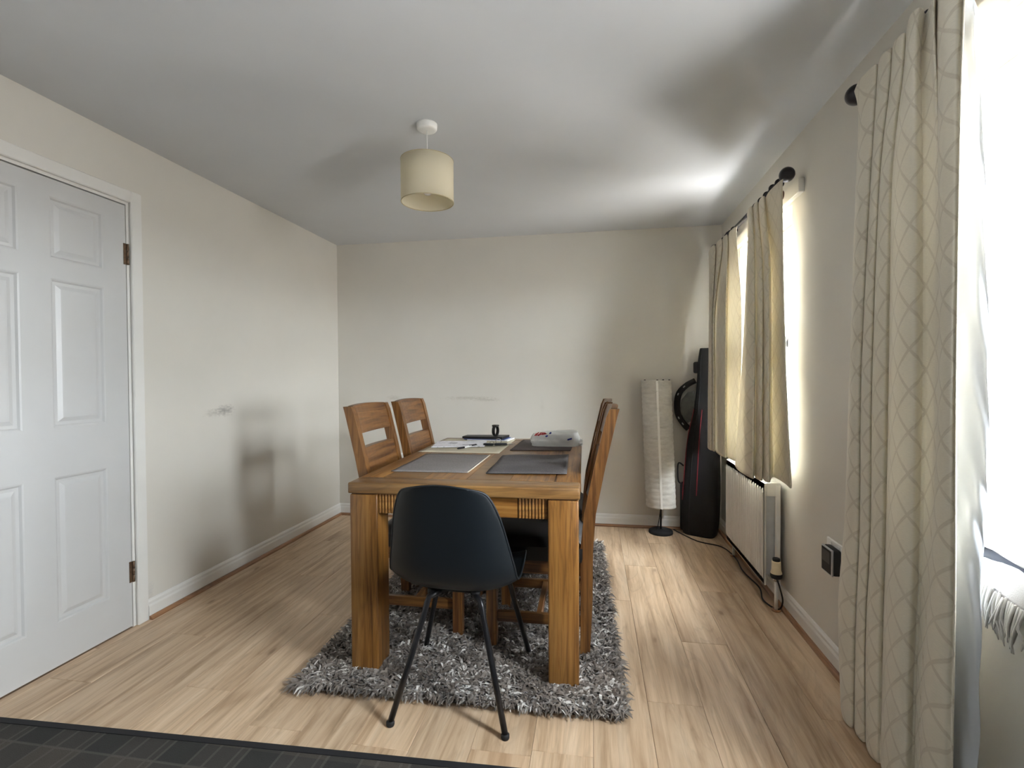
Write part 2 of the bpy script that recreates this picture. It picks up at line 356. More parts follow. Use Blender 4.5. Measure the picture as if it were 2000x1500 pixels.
# frame + architrave
tr = struct(empty('trim_1', (-XL, DY1, 0)))
def arch(y0, y1, z0, z1): return MB().box((-.0, y0, z0), (.017, y1, z1), .004)
MB().box((-.11, .004, 0), (-.001, .028, DZ+.006)).build('door_jamb', M['white'], tr)
MB().box((-.11, DY0-DY1-.006, DZ+.006), (-.001, .028, DZ+.03)).build('door_head', M['white'], tr)
MB().box((-.052, -.012, 0), (-.042, .005, DZ+.006)).build('door_stop', M['white'], tr)
arch(.016, .071, 0, DZ+.073).build('architrave', M['white'], tr)
arch(DY0-DY1-.06, .016, DZ+.018, DZ+.073).build('architrave', M['white'], tr)
arch(DY0-DY1-.066, DY0-DY1-.011, 0, DZ+.073).build('architrave', M['white'], tr)
struct(MB().box((-XL-.5, DY0-.1, 0), (-XL-.125, DY1+.1, DZ+.1)).build('wall_hall', M['wall']))
# ------------------------------------------------------------------ windows
def window(name, w, x, horiz=True, mull=None, transom=None, axis=0):
    """frame in the plane axis=x, opening w=(u0,u1,z0,z1)"""
    r = struct(empty(name, (0, 0, 0)))
    def B(u0, u1, z0, z1, d0, d1, bev=.004):
        lo = [u0, z0]; hi = [u1, z1]; lo.insert(axis, x+d0); hi.insert(axis, x+d1); return MB().box(lo, hi, bev)
    u0, u1, z0, z1 = w; T = .062
    for a in ((u0, u1, z0, z0+T), (u0, u1, z1-T, z1), (u0, u0+T, z0+T, z1-T), (u1-T, u1, z0+T, z1-T)): B(*a, 0, .07 if axis == 0 else -.07).build('window_frame', M['upvc'], r)
    us = [u0+T] + [m for m in (mull or [])] + [u1-T]; zs = [z0+T] + ([transom] if transom else []) + [z1-T]
    sg = 1 if axis == 0 else -1
    for m in mull or []: B(m-.035, m+.035, z0+T, z1-T, 0, .07*sg).build('mullion', M['upvc'], r)
    if transom: B(u0+T, u1-T, transom-.035, transom+.035, 0, .07*sg).build('transom', M['upvc'], r)
    for i in range(len(us)-1):
        for j in range(len(zs)-1):
            a, b = us[i]+(.035 if i else 0), us[i+1]-(.035 if i+1 < len(us)-1 else 0); c, d = zs[j]+(.035 if j else 0), zs[j+1]-(.035 if j+1 < len(zs)-1 else 0)
            s = .045                           # sash
            for q in ((a, b, c, c+s), (a, b, d-s, d), (a, a+s, c+s, d-s), (b-s, b, c+s, d-s)): B(*q, -.016*sg, .05*sg, .006).build('sash', M['upvc'], r)
            g = .009
            for q in ((a+s, b-s, c+s, c+s+g), (a+s, b-s, d-s-g, d-s), (a+s, a+s+g, c+s, d-s), (b-s-g, b-s, c+s, d-s)): B(*q, -.004*sg, .03*sg, 0).build('gasket', M['gasket'], r)
            lo = [a+s, c+s]; hi = [b-s, d-s]; lo.insert(axis, x+.018*sg); hi.insert(axis, x+.022*sg); MB().box(lo, hi).build('pane', M['glass'], r)
    return r
w1 = window('window_1', W1, XR+.125, mull=[1.11], transom=1.36)
w2 = window('window_2', W2, XR+.125, mull=[2.99], transom=1.36)
for i, (w, par) in enumerate(((W1, w1), (W2, w2))):
    MB().box((XR-.045, w[0]+.001, w[2]-.024), (XR+.125, w[1]-.001, w[2]+.006), .006).build('window_sill', M['white'], par)
# wooden batten carrying the rod brackets
for nm, a, b in (('trim_2', .2, 1.74), ('trim_3', 2.43, 3.62)):
    struct(MB().box((XR-.026, a, 2.012), (XR, b, 2.078), .003).build(nm, M['wall']))
# ------------------------------------------------------------------ carpet by the camera
def cy(x): return 1.424 + .0345*x
cp = MB().prism([(-XL+.002, cy(-XL)), (-XL+.002, -2.9), (XR-.05, -2.9), (XR-.05, cy(XR))], 2, 0.0005, .010).build('carpet', M['carpet'])
tag(cp, 'dark grey plaid carpet with a black bound edge in the bottom left corner', 'carpet')
MB().prism([(-XL+.002, cy(-XL)+.001), (-XL+.002, cy(-XL)-.021), (XR-.05, cy(XR)-.021), (XR-.05, cy(XR)+.001)], 2, .0006, .0125).build('bound_edge', M['black_fabric'], cp)
# ------------------------------------------------------------------ shaggy rug
def rug():
    r = empty('shaggy_rug', (-.52, 2.56, 0), label='shaggy grey-brown long pile rug lying under the dining table', cat='rug')
    c = np.array([[-1.105, 1.675], [.10, 1.692], [.045, 3.42], [-1.135, 3.41]]) - np.array([-.52, 2.56])
    MB().prism([tuple(q) for q in c], 2, .0008, .009).build('backing', plain('rug_backing', (.13, .11, .095), .95), r)
    rng = np.random.default_rng(3)
    N = 46000
    s, t = rng.random(N), rng.random(N)
    # denser sampling towards the front, which the camera sees best
    t = t**1.25
    base = (1-t)[:, None]*((1-s)[:, None]*c[0]+s[:, None]*c[1]) + t[:, None]*((1-s)[:, None]*c[3]+s[:, None]*c[2])
    x, y = base[:, 0], base[:, 1]
    def fld(x, y, f, ph): return np.sin(x*f+ph)*np.cos(y*f*1.13-ph*.7)+.6*np.sin(x*f*2.3+y*f*1.7+ph)
    az = 2.6*fld(x, y, 9, .4)+1.5*fld(x, y, 31, 2.1)+rng.normal(0, .75, N)
    # at the borders the tufts fall outwards
    w = .06; ed = np.zeros((N, 2)); 
    ed[:, 0] += np.clip(1-s*1.18/w, 0, 1)*-1 + np.clip(1-(1-s)*1.18/w, 0, 1); ed[:, 1] += np.clip(1-t*1.7/w, 0, 1)*-1 + np.clip(1-(1-t)*1.7/w, 0, 1)
    dx = np.cos(az)+ed[:, 0]*2.4; dy = np.sin(az)+ed[:, 1]*2.4; nn = np.hypot(dx, dy); dx /= nn; dy /= nn
    # the front left corner is pulled out to a point
    cd = np.hypot(x-c[0, 0], y-c[0, 1]); k = np.clip(1-cd/.10, 0, 1); dx = dx*(1-k)-k*.95; dy = dy*(1-k)-k*.45
    L = rng.uniform(.030, .058, N)*(1+.6*k); Hh = rng.uniform(.012, .033, N)*(1-.5*k); wd = rng.uniform(.0030, .0062, N)
    curl = rng.normal(0, .5, N)
    V = np.zeros((N, 4, 2, 3)); px, py = x.copy(), y.copy(); a = np.arctan2(dy, dx)
    zs = [np.full(N, .004), .006+Hh*.78, .006+Hh, .006+Hh*rng.uniform(.35, .95, N)]
    ad = [0, .22, .38, .40]; ww = [.7, 1.0, .85, .12]
    for i in range(4):
        px = px+np.cos(a)*L*ad[i]; py = py+np.sin(a)*L*ad[i]
        nx, ny = -np.sin(a), np.cos(a); tw = rng.uniform(-.5, .5, N)
        for j, sg in enumerate((-1, 1)):
            V[:, i, j, 0] = px+sg*nx*wd*ww[i]; V[:, i, j, 1] = py+sg*ny*wd*ww[i]; V[:, i, j, 2] = np.maximum(zs[i]+sg*wd*ww[i]*tw, .002)
        a = a+curl
    q = np.arange(N)[:, None, None]*8 + np.array([[0, 1, 3, 2], [2, 3, 5, 4], [4, 5, 7, 6]])[None]
    me = bpy.data.meshes.new('pile'); nf = N*3
    me.vertices.add(N*8); me.vertices.foreach_set('co', V.reshape(-1)); me.loops.add(nf*4); me.loops.foreach_set('vertex_index', q.reshape(-1).astype(np.int32))
    me.polygons.add(nf); me.polygons.foreach_set('loop_start', np.arange(nf, dtype=np.int32)*4); me.polygons.foreach_set('loop_total', np.full(nf, 4, dtype=np.int32)); me.polygons.foreach_set('use_smooth', np.ones(nf, dtype=bool))
    me.update(); me.validate()
    # dye of each tuft: taupe, mid grey, some silvery
    tone = .53+.16*fld(x, y, 14, 1.0)+.12*fld(x, y, 47, 3.0)+rng.normal(0, .27, N)
    at = me.attributes.new('tuft', 'FLOAT', 'POINT'); at.data.foreach_set('value', np.repeat(np.clip(tone, 0, 1), 8).astype(np.float32))
    m = Mat('rug_pile'); an = m.new('ShaderNodeAttribute', attribute_name='tuft')
    m.col(m.ramp(an.outputs['Fac'], [(0, (.045, .034, .026)), (.35, (.11, .088, .072)), (.65, (.185, .155, .132)), (.88, (.30, .27, .245)), (1, (.66, .64, .61))])).set(Roughness=.5); m.b.inputs['Sheen Weight'].default_value = .3
    me.materials.append(m.m); o = bpy.data.objects.new('pile', me); COL.objects.link(o); o.parent = r; o['kind'] = 'stuff'
rug()
# ------------------------------------------------------------------ dining table
TZ = .765; TX, TY, TR = -.512, 2.486, math.radians(1.0)
tb = empty('dining_table', (TX, TY, .009), TR, label='rectangular oak dining table with thick square legs and fluted apron', cat='table')
hx, hy, tz = .452, .70, TZ-.009
MB().box((-hx, -hy, tz-.043), (hx, -hy+.115, tz), .006, seg=2).build('tabletop_end', OAKT, tb)
MB().box((-hx, hy-.115, tz-.043), (hx, hy, tz), .006, seg=2).build('tabletop_end', OAKT, tb)
for i in range(4):
    a = -hx+.1+(2*hx-.2)*i/4
    MB().box((a, -hy+.1155, tz-.043), (a+(2*hx-.2)/4-.0004, hy-.1155, tz-.0003), .0015).build('tabletop_board', OAK[1] if i % 2 else OAKT, tb)
for s in (-1, 1): MB().box((s*hx if s < 0 else hx-.0995, -hy+.1155, tz-.043), (-hx+.0995 if s < 0 else hx, hy-.1155, tz), .005, seg=2).build('tabletop_rail', OAK[1], tb)
lw = .113; ins = .006
for sx in (-1, 1):
    for sy in (-1, 1):
        x0 = sx*(hx-ins-lw/2); y0 = sy*(hy-ins-lw/2)
        MB().box((x0-lw/2, y0-lw/2, 0), (x0+lw/2, y0+lw/2, tz-.047), .005, seg=2).build('leg', OAK[2], tb)
        MB().box((x0-lw/2+.006, y0-lw/2+.006, tz-.048), (x0+lw/2-.006, y0+lw/2-.006, tz-.042)).build('leg_spacer', M['brown_wood'], tb)
def fluted(L):
    """apron front outline along its length: flat in the middle, rounded flutes at both ends"""
    pts = []; n = 9; fw = .0125
    for i in range(n):
        for k in range(6):
            a = k/5*math.pi; pts.append((-L/2+i*fw+fw*(.5-.46*math.cos(a)), .006*math.sin(a)))
    e = n*fw
    pts += [(-L/2+e+.002, -.001), (-L/2+e+.003, .002), (L/2-e-.003, .002), (L/2-e-.002, -.001)]
    pts += [(-q[0], q[1]) for q in pts[:n*6][::-1]]
    return [(-L/2, -.022)] + pts + [(L/2, -.022)]
az0, az1 = tz-.043-.078, tz-.044
Lx = 2*(hx-ins-lw); Ly = 2*(hy-ins-lw)
for s in (-1, 1):
    MB().prism([(p[0], s*(hy-.022+p[1])) for p in fluted(Lx)], 2, az0, az1).build('apron', OAK[0], tb)
    MB().prism([(s*(hx-.022+p[1]), p[0]) for p in fluted(Ly)], 2, az0, az1).build('apron', OAK[1], tb)
# ------------------------------------------------------------------ oak dining chairs (front = +x)
def chair():
    r = empty('dining_chair')
    w = .205
    outer = [(0, -.213), (.10, -.219), (.25, -.226), (.45, -.228), (.60, -.240), (.80, -.280), (1.0, -.327), (1.032, -.336)]
    inner = [(0, -.172), (.10, -.175), (.25, -.177), (.45, -.176), (.60, -.192), (.80, -.235), (1.0, -.283), (1.032, -.297)]
    pr = [(x, z) for z, x in outer] + [(x, z) for z, x in inner[::-1]]
    for s in (-1, 1): MB().prism(pr, 1, s*w, s*(w-.036)).build('back_post', OAKC[2], r)
    def off(z): 
        zz = [q[0] for q in outer]; return float(np.interp(z, zz, [q[1] for q in outer])), float(np.interp(z, zz, [q[1] for q in inner]))
    def panel(z0, z1, nm, crown=0):
        G = []; n = 9; Z = np.linspace(z0, z1, 5)
        front, back = [], []
        for z in Z:
            a, b = off(z); f_, k_ = [], []
            for j in range(n):
                y = -(w-.036)+2*(w-.036)*j/(n-1); bow = -.010*(1-(y/(w-.036))**2); zz = z+(crown*(1-(y/(w-.036))**2) if z == Z[-1] else 0)
                f_.append((b-.007+bow, y, zz)); k_.append((a+.006+bow, y, zz))
            front.append(f_); back.append(k_)
        ring = front+back[::-1]+[front[0]]
        mb = MB(); mb.grid(ring, smooth=False)
        return mb.build(nm, OAKC[1], r)
    panel(.905, 1.034, 'top_splat', .006); panel(.60, .838, 'lower_splat')
    for s in (-1, 1): MB().box((.178, s*w if s < 0 else w-.042, 0), (.222, -w+.042 if s < 0 else w, .395), .003).build('front_leg', OAKC[2], r)
    for s in (-1, 1):
        y0 = s*(w-.032); MB().box((-.176, y0-.011, .335), (.178, y0+.011, .395), .002).build('seat_rail', OAKC[0], r)
        MB().box((-.176, y0-.010, .118), (.178, y0+.010, .162), .002).build('side_stretcher', OAKC[0], r)
    for x in (-.19, .20): MB().box((x-.011, -w+.04, .335), (x+.011, w-.04, .395), .002).build('seat_rail', OAKC[1], r)
    MB().box((-.012, -w+.043, .122), (.012, w-.043, .158), .002).build('cross_stretcher', OAKC[1], r)
    # padded seat
    G = []; nu, nv = 18, 18
    def pad(z, k): return [[(-.185+.425*i/nu, (-w+.002+(2*w-.004)*j/nv), z) for j in range(nv+1)] for i in range(nu+1)]
    top = []
    for i in range(nu+1):
        row = []
        for j in range(nv+1):
            u, v = 2*i/nu-1, 2*j/nv-1; e = max(0, 1-abs(u)**6)**.45*max(0, 1-abs(v)**6)**.45
            row.append((.0275+u*.2125, v*(w+.004), .455+.040*e))
        top.append(row)
    mb = MB().grid(top)
    rim = [top[i][0] for i in range(nu+1)]+[top[nu][j] for j in range(1, nv+1)]+[top[i][nv] for i in range(nu-1, -1, -1)]+[top[0][j] for j in range(nv-1, 0, -1)]
    mb.grid([rim, [(x*1.0, y, .415) for x, y, z in rim], [(x*.98, y*.98, .396) for x, y, z in rim]], close_u=True)
    mb.build('seat_cushion', M['black_leather'], r)
    return r
ch0 = chair()
spots = [(-.232, 2.225, math.pi+.01, 'oak dining chair with dark seat on the window side nearest the black shell chair'), (-.237, 2.745, math.pi, 'oak dining chair on the window side near the far end of the table'),
         (-.800, 2.295, .0, 'oak slot-back dining chair on the door side, nearer the camera'), (-.765, 2.755, .0, 'oak slot-back dining chair on the door side, beside the papers')]
for i, (x, y, a, lab) in enumerate(spots):
    c = ch0 if i == 0 else copy_tree(ch0)
    c.location = (x, y, .009); c.rotation_euler = (0, 0, a); tag(c, lab, 'chair', 'oak dining chairs round the table')
# ------------------------------------------------------------------ black shell chair (front = +y)
def shell_chair():
    r = empty('shell_chair', (-.487, 1.775, 0), math.radians(-1.5), label='black moulded plastic shell chair on four thin metal legs at the table end', cat='chair')
    prof = [(.250, .405), (.238, .428), (.20, .440), (.12, .437), (.03, .428), (-.06, .422), (-.125, .430), (-.170, .458), (-.193, .505), (-.208, .57), (-.222, .64), (-.236, .71), (-.250, .775), (-.257, .800), (-.262, .812)]
    half = [.175, .195, .208, .218, .226, .231, .232, .230, .226, .214, .200, .184, .160, .138, .098]
    side = [.004, .012, .022, .032, .040, .046, .05, .055, .058, .056, .050, .042, .033, .026, .014]     # how far the rim curls in
    P = catmull([p+(h, s) for p, h, s in zip(prof, half, side)], 61)
    G = []; nv = 28
    for i, q in enumerate(P):
        y, z, h, sd = q; a = P[max(i-1, 0)]; b = P[min(i+1, len(P)-1)]
        ty, tz_ = b[0]-a[0], b[1]-a[1]; l = math.hypot(ty, tz_); ny, nz = -tz_/l*-1, ty/l*-1       # towards the sitter: up on the seat, forward on the back
        row = []
        for j in range(nv+1):
            u = 2*j/nv-1; k = abs(u)**3.2
            row.append((h*u, y+ny*sd*k, z+nz*sd*k*(1 if i < 44 else max(0, 1-(i-44)/8)) + max(0, (i-46)/14)*.012*(1-u*u)))
        G.append(row)
    sh = MB().grid(G).build('seat_shell', M['black_plastic'], r); solidify(sh, .006, 0)
    m = sh.modifiers.new('smooth', 'SUBSURF'); m.levels = 1; m.render_levels = 1
    # rim bead
    rim = [row[0] for row in G]+G[-1][1:]+[row[-1] for row in G[::-1]]+G[0][::-1]
    MB().tube(rim, .0042, 6).build('rim', M['black_plastic'], r)
    feet = {(-1, -1): (-.186, -.238, 0.0), (1, -1): (.208, -.226, 0.0), (-1, 1): (-.228, .205, .012), (1, 1): (.216, .232, .012)}
    for (sx, sy), f in feet.items():
        top = Vector((sx*.06+.01, sy*.12+.01, .413)); kn = Vector((-.080 if sx < 0 else .106, -.142, .404)) if sy < 0 else Vector((sx*.135, .15, .404)); F = Vector(f)
        d = (F-kn).normalized()
        pts = [top, top.lerp(kn, .6), kn+Vector((0, 0, .0)), kn+d*.025+Vector((0, 0, .004)), kn+d*.05, kn.lerp(F, .5), F+Vector((0, 0, .012))]
        lg = MB().tube(pts, .0104, 12).build('leg', M['black_metal'], r)
        MB().lathe([(0, 0), (.0125, 0), (.014, .004), (.014, .013), (.011, .017), (0, .017)], f, 16).build('foot_glide', M['matte_black'], lg)
    MB().tube([(-.08, -.10, .416), (.08, -.10, .416)], .007, 8).build('cross_bar', M['black_metal'], r)
    MB().tube([(-.08, .13, .416), (.08, .13, .416)], .007, 8).build('cross_bar', M['black_metal'], r)
    for sx in (-1, 1):
        for y in (-.11, .13): MB().lathe([(0, 0), (.017, 0), (.017, .02), (0, .02)], (sx*.08, y, .405), 16).build('shock_mount', M['matte_black'], r)
    return r
shell_chair()
# ------------------------------------------------------------------ pendant lamp
pl = empty('pendant_lamp', (-.727, 2.107, HC), label='cream drum pendant lampshade hanging from a white ceiling rose', cat='pendant lamp')
MB().lathe([(0, -.029), (.030, -.029), (.040, -.0265), (.0445, -.021), (.046, -.004), (.046, 0), (0, 0)], n=40).build('ceiling_rose', M['white_plastic'], pl)
MB().tube([(0, 0, -.027), (0, 0, -.20)], .0028, 8).build('cord', M['white_plastic'], pl)
SH = sheer('cream_linen_shade', (.84, .785, .63), .42)
sm_ = bpy.data.materials['cream_linen_shade']; R_ = .1155; z0, z1 = -.346, -.163
sd = MB().lathe([(R_, z0), (R_, z0+.07), (R_, z1-.07), (R_, z1)], n=64).build('lampshade', SH, pl); solidify(sd, .002)
for z in (z0, z1): MB().tube([(R_*math.cos(a), R_*math.sin(a), z) for a in np.linspace(0, 2*math.pi, 49)], .0022, 6, False).build('rim', plain('shade_trim', (.5, .43, .27), .7), sd)
for a in (0, 2.094, 4.188): MB().tube([(.02*math.cos(a), .02*math.sin(a), -.205), (R_*math.cos(a), R_*math.sin(a), z1-.004)], .0018, 6).build('spider_wire', M['white_plastic'], sd)
MB().lathe([(0, -.19), (.008, -.19), (.017, -.205), (.019, -.24), (.020, -.262), (.016, -.262)], n=24).build('bulb_holder', M['white_plastic'], pl)
MB().lathe([(.012, -.262), (.014, -.268), (.021, -.280), (.0235, -.292), (.020, -.304), (.011, -.312), (0, -.314)], n=24).build('bulb', plain('frosted_bulb', (.75, .72, .68), .2, var=.02), pl)
# ------------------------------------------------------------------ floor lamp
fp = empty('floor_lamp', (.497, 3.765, 0), label='tall white paper cylinder floor lamp on a round black base by the back wall', cat='floor lamp')
MB().lathe([(0, .030), (.016, .030), (.022, .026), (.078, .024), (.086, .019), (.088, .004), (.086, 0), (0, 0)], n=48).build('base', M['matte_black'], fp)
MB().tube([(0, 0, .025), (0, 0, .30)], .0065, 10).build('pole', M['matte_black'], fp)
def paper():
    m = Mat('white_rice_paper'); v = m.coord((22, 22, 60)); n = m.noise(v, 1.0, 4, .6); c = m.ramp(n, [(.3, (.66, .64, .59)), (.7, (.80, .78, .73))])
    m.col(c).set(Roughness=.85); m.bump(n, .5, .003); tr = m.new('ShaderNodeBsdfTranslucent'); m.link(c, tr.inputs[0]); mx = m.new('ShaderNodeMixShader'); mx.inputs[0].default_value = .3
    m.link(m.b.outputs[0], mx.inputs[1]); m.link(tr.outputs[0], mx.inputs[2]); m.link(mx.outputs[0], m.out.inputs[0]); return m.m
PAP = paper(); G = []
lean = lambda z: -.034*(z-.21)/.93
for i in range(121):
    z = .205+.935*i/120; row = []
    wob = .0014*math.cos(i/120*2*math.pi*23.0); sag = .0012*math.sin(i*2.3)
    for k in range(48):
        a = 2*math.pi*k/48; rr = (.106+wob+sag*math.sin(3*a+i*.4)); n4 = (abs(math.cos(a))**2.6+abs(math.sin(a))**2.6)**(-1/2.6); q = rr*(.35+.65*n4)
        row.append((q*math.cos(a)+lean(z), q*math.sin(a), z))
    G.append(row)
ps = MB().grid(G, close_u=True).build('paper_shade', PAP, fp); solidify(ps, .0015)
for i in range(24):
    z = .205+.935*i/23; a = np.linspace(0, 2*math.pi, 33)
    n4 = lambda t: (.35+.65*(abs(math.cos(t))**2.6+abs(math.sin(t))**2.6)**(-1/2.6))
    MB().tube([(.1068*n4(t)*math.cos(t)+lean(z), .1068*n4(t)*math.sin(t), z) for t in a], .0008, 5, False).build('hoop', M['white_plastic'], ps)
MB().box((-.0075, -.1105, .205), (.0075, -.1075, 1.14), mat=Matrix.Rotation(math.radians(-4), 4, 'Z') @ Matrix.Shear('XY', 4, (-.0366, 0)) @ Matrix.Translation((.008, .0, 0))).build('seam_tape', plain('seam_paper', (.86, .85, .81), .7, var=.02), ps)
for t in (-2.6, -1.6, -.5, .9): MB().box((lean(1.14)+.100*math.cos(t)-.006, .100*math.sin(t)-.006, 1.136), (lean(1.14)+.100*math.cos(t)+.006, .100*math.sin(t)+.006, 1.146), .001).build('clip', M['matte_black'], ps)
cd_ = [(.0, -.002, .20), (-.012, -.012, .12), (-.024, -.018, .05), (-.03, -.02, .033)]
MB().tube([tuple(q) for q in catmull(cd_, 12)], .003, 6).build('flex', M['matte_black'], fp)
# ------------------------------------------------------------------ instrument bag in the corner
def gig_bag():
    a = math.radians(-27.6); r = empty('instrument_bag', (.742, 3.705, 0), a, label='tall black padded instrument bag with red piping leaning in the corner', cat='bag')
    prof = [(.0, -.105, .105, .06), (.02, -.118, .118, .068), (.12, -.125, .128, .075), (.30, -.124, .130, .078), (.50, -.115, .124, .074), (.66, -.105, .116, .066), (.78, -.09, .105, .06), (.90, -.066, .09, .052), (1.0, -.055, .080, .046), (1.15, -.045, .07, .043), (1.25, -.045, .065, .042), (1.36, -.034, .058, .038), (1.375, -.028, .052, .03)]
    def sec(i, t, grow=1.0):
        z, x0, x1, d = i; c = math.cos(t); s = math.sin(t); q = (abs(c)**4+abs(s)**4)**-.25
        return ((x0+x1)/2+(x1-x0)/2*q*c*grow + z*.018, .070+z*.030+d*q*s*grow, z)
    P = catmull(prof, 49); n = 40
    mb = MB().grid([[sec(q, 2*math.pi*k/n) for k in range(n)] for q in P], close_u=True)
    mb.add([sec(P[-1], 2*math.pi*k/n) for k in range(n)], [tuple(range(n))]); mb.add([sec(P[0], 2*math.pi*k/n) for k in range(n)], [tuple(range(n))])
    CAN = plain('black_nylon', (.004, .0035, .0045), .85, var=.3, nscale=200, bump=.1)
    mb.build('bag_body', CAN, r)
    RED = plain('red_piping', (.20, .006, .014), .6)
    for t, i0, i1 in ((math.pi*1.22, 11, 30), (math.pi*1.47, 12, 30)):
        MB().tube([sec(P[i], t, 1.012) for i in range(i0, i1)], .0032, 6).build('piping', RED, r)
    MB().tube([sec(P[i], math.pi*1.36, 1.012) for i in range(2, 47)], .003, 6).build('zip', M['matte_black'], r)
    # shoulder strap bowed out to the left, with pale maker's marks
    pts = [(-.040, .09, 1.135), (-.10, .08, 1.10), (-.150, .075, 1.045), (-.168, .075, .97), (-.160, .075, .88), (-.122, .078, .815), (-.085, .08, .775)]
    C = catmull(pts, 26); G = []
    for i, q in enumerate(C):
        tt = C[min(i+1, 25)]-C[max(i-1, 0)]; tt /= np.linalg.norm(tt); nrm = np.array((tt[2], 0, -tt[0]))
        G.append([tuple(q+nrm*s_*.020+np.array((0, d_, 0))) for s_, d_ in ((-1, -.012), (-.9, -.018), (.9, -.018), (1, -.012), (1, .012), (-1, .012))])
    st = MB().grid(G, close_u=True).build('shoulder_strap', CAN, r)
    for i in (5, 9, 18, 21):
        q = C[i]; tt = C[i+1]-C[i-1]; an = math.atan2(tt[2], tt[0])
        MB().box((-.009, -.001, -.004), (.009, .001, .004), mat=Matrix.Translation(Vector(q)+Vector((0, -.0185, 0))) @ Matrix.Rotation(-an, 4, 'Y')).build('strap_print', plain('grey_print', (.35, .36, .36), .7), st)
    # grey pad inside the loop of the strap
    MB().prism([(-.04, 1.06), (-.09, 1.05), (-.138, .99), (-.144, .93), (-.130, .87), (-.09, .82), (-.04, .85)], 1, .078, .084).build('strap_pad', plain('grey_mesh', (.10, .105, .10), .9, var=.2), r)
    MB().tube([tuple(q) for q in catmull([(-.112, .05, .50), (-.145, .04, .52), (-.152, .04, .45), (-.148, .045, .38), (-.118, .05, .36)], 18)], .006, 8).build('carry_handle', CAN, r)
    MB().box((-.135, .02, .02), (.02, .085, .38), .02, seg=3).build('pocket', CAN, r)
    MB().box((-.052, .075, 1.19), (.0, .12, 1.275), .012, seg=2).build('neck_strap', CAN, r)
gig_bag()
# ------------------------------------------------------------------ curtains
def yat(px, X, z):                          # where a pixel column meets a hanging plane X at height z
    a = (px-1000)/FPX; q = CR-fwd*a
    return -(X*q.x+(z-CH)*q.z)/q.y
def curtain(name, rows, mat, nz, label, cat, inverse=(), group=None, n=150):
    """rows: (z, fold boundaries in pixel columns, ridge depths X, valley depth X, pleat tightness)"""
    R = []
    for z, b, ridge, valley, tight in rows:
        line = []
        for i in range(len(b)-1):
            w = b[i+1]-b[i]; r_ = ridge[i]; v_ = valley if not isinstance(valley, (list, tuple)) else valley[i]
            seq = ((.03, v_), (.12+.04*tight, v_+(r_-v_)*.70), (.34, r_), (.74, r_+(v_-r_)*.16), (.95, v_+(r_-v_)*.5)) if i not in inverse else ((.05, v_-.004), (.3, v_), (.55, r_+(v_-r_)*.8), (.8, r_+(v_-r_)*.5), (.95, r_))
            line += [(b[i]+w*f, X) for f, X in seq]
        line.append((b[-1], ridge[-1]+.008))
        R.append([(X, yat(px, X, z), z) for px, X in line])
    cols = list(zip(*R)); cols = [catmull(c, nz) for c in cols]              # along the height
    G = [catmull([c[i] for c in cols], n) for i in range(nz)]
    mid = G[nz//2]; u = [0]
    for a, b in zip(mid, mid[1:]): u.append(u[-1]+float(np.linalg.norm(b-a)))
    mb = MB().grid([[tuple(p) for p in r] for r in G]); o = mb.build(name, mat)
    uv = o.data.uv_layers.new(name='UVMap'); vi = np.zeros(len(o.data.loops), dtype=np.int32); o.data.loops.foreach_get('vertex_index', vi)
    co = np.array(mb.v); U = np.array(u)[vi % n]; uv.data.foreach_set('uv', np.stack([U, co[vi, 2]], 1).reshape(-1).astype(np.float32))
    tag(o, label, cat, group); solidify(o, .003); return o, G
nearc, GN = curtain('long_curtain', [
    (2.128, [1668, 1714, 1742, 1769, 1804, 1827, 1888], [.852, .853, .853, .832, .836, .826], .870, 1),
    (2.03, [1676, 1710, 1737, 1764, 1796, 1826, 1884], [.856, .856, .855, .834, .842, .827], .874, 1),
    (1.75, [1670, 1699, 1717, 1743, 1800, 1832, 1876], [.850, .854, .852, .815, .838, .815], [.872, .872, .872, .862, .850, .838], 0),
    (1.18, [1659, 1682, 1703, 1735, 1803, 1833, 1868], [.850, .852, .845, .806, .830, .802], [.87, .87, .872, .862, .842, .826], 0),
    (.70, [1650, 1679, 1700, 1729, 1797, 1817, 1866], [.846, .848, .842, .804, .826, .80], [.868, .868, .868, .86, .838, .824], 0),
    (.35, [1637, 1671, 1690, 1723, 1786, 1799, 1861], [.838, .844, .838, .80, .822, .798], [.864, .862, .864, .856, .834, .822], 0),
    (.012, [1642, 1668, 1690, 1720, 1782, 1797, 1855], [.832, .838, .834, .80, .82, .798], [.858, .856, .856, .844, .832, .82], 0)],
    M['curtain'], 90, 'long cream diamond-patterned curtain reaching the floor at the nearest window', 'curtain', inverse=(4,), n=220)
# loose white lining hanging behind its leading edge
rows = [(2.10, [(1878, .86), (1884, .855), (1888, .875), (1890, .88)]), (1.95, [(1868, .866), (1882, .862), (1905, .872), (1914, .880)]), (1.45, [(1850, .864), (1866, .860), (1905, .866), (1928, .876)]), (1.0, [(1845, .858), (1862, .852), (1900, .858), (1930, .870)]), (.75, [(1845, .852), (1860, .846), (1895, .850), (1918, .862)]), (.35, [(1840, .846), (1856, .840), (1886, .842), (1912, .855)]), (.03, [(1836, .842), (1850, .836), (1880, .838), (1902, .850)])]
cols = [catmull([(X, yat(px, X, z), z) for (px, X), z in zip(c, [r[0] for r in rows])], 80) for c in zip(*[r[1] for r in rows])]
G = []
for i in range(80):
    line = catmull([c[i] for c in cols], 40); row = []
    for j, q in enumerate(line): row.append((q[0]+.004*math.sin(i*.35+j*.22)*math.sin(j/39*math.pi)+.0025*math.sin(i*.9-j*.5)*j/39, q[1], q[2]))
    G.append(row)
ln = MB().grid(G).build('lining', M['lining'], nearc); solidify(ln, .0012); ln['label'] = 'loose white satin lining'
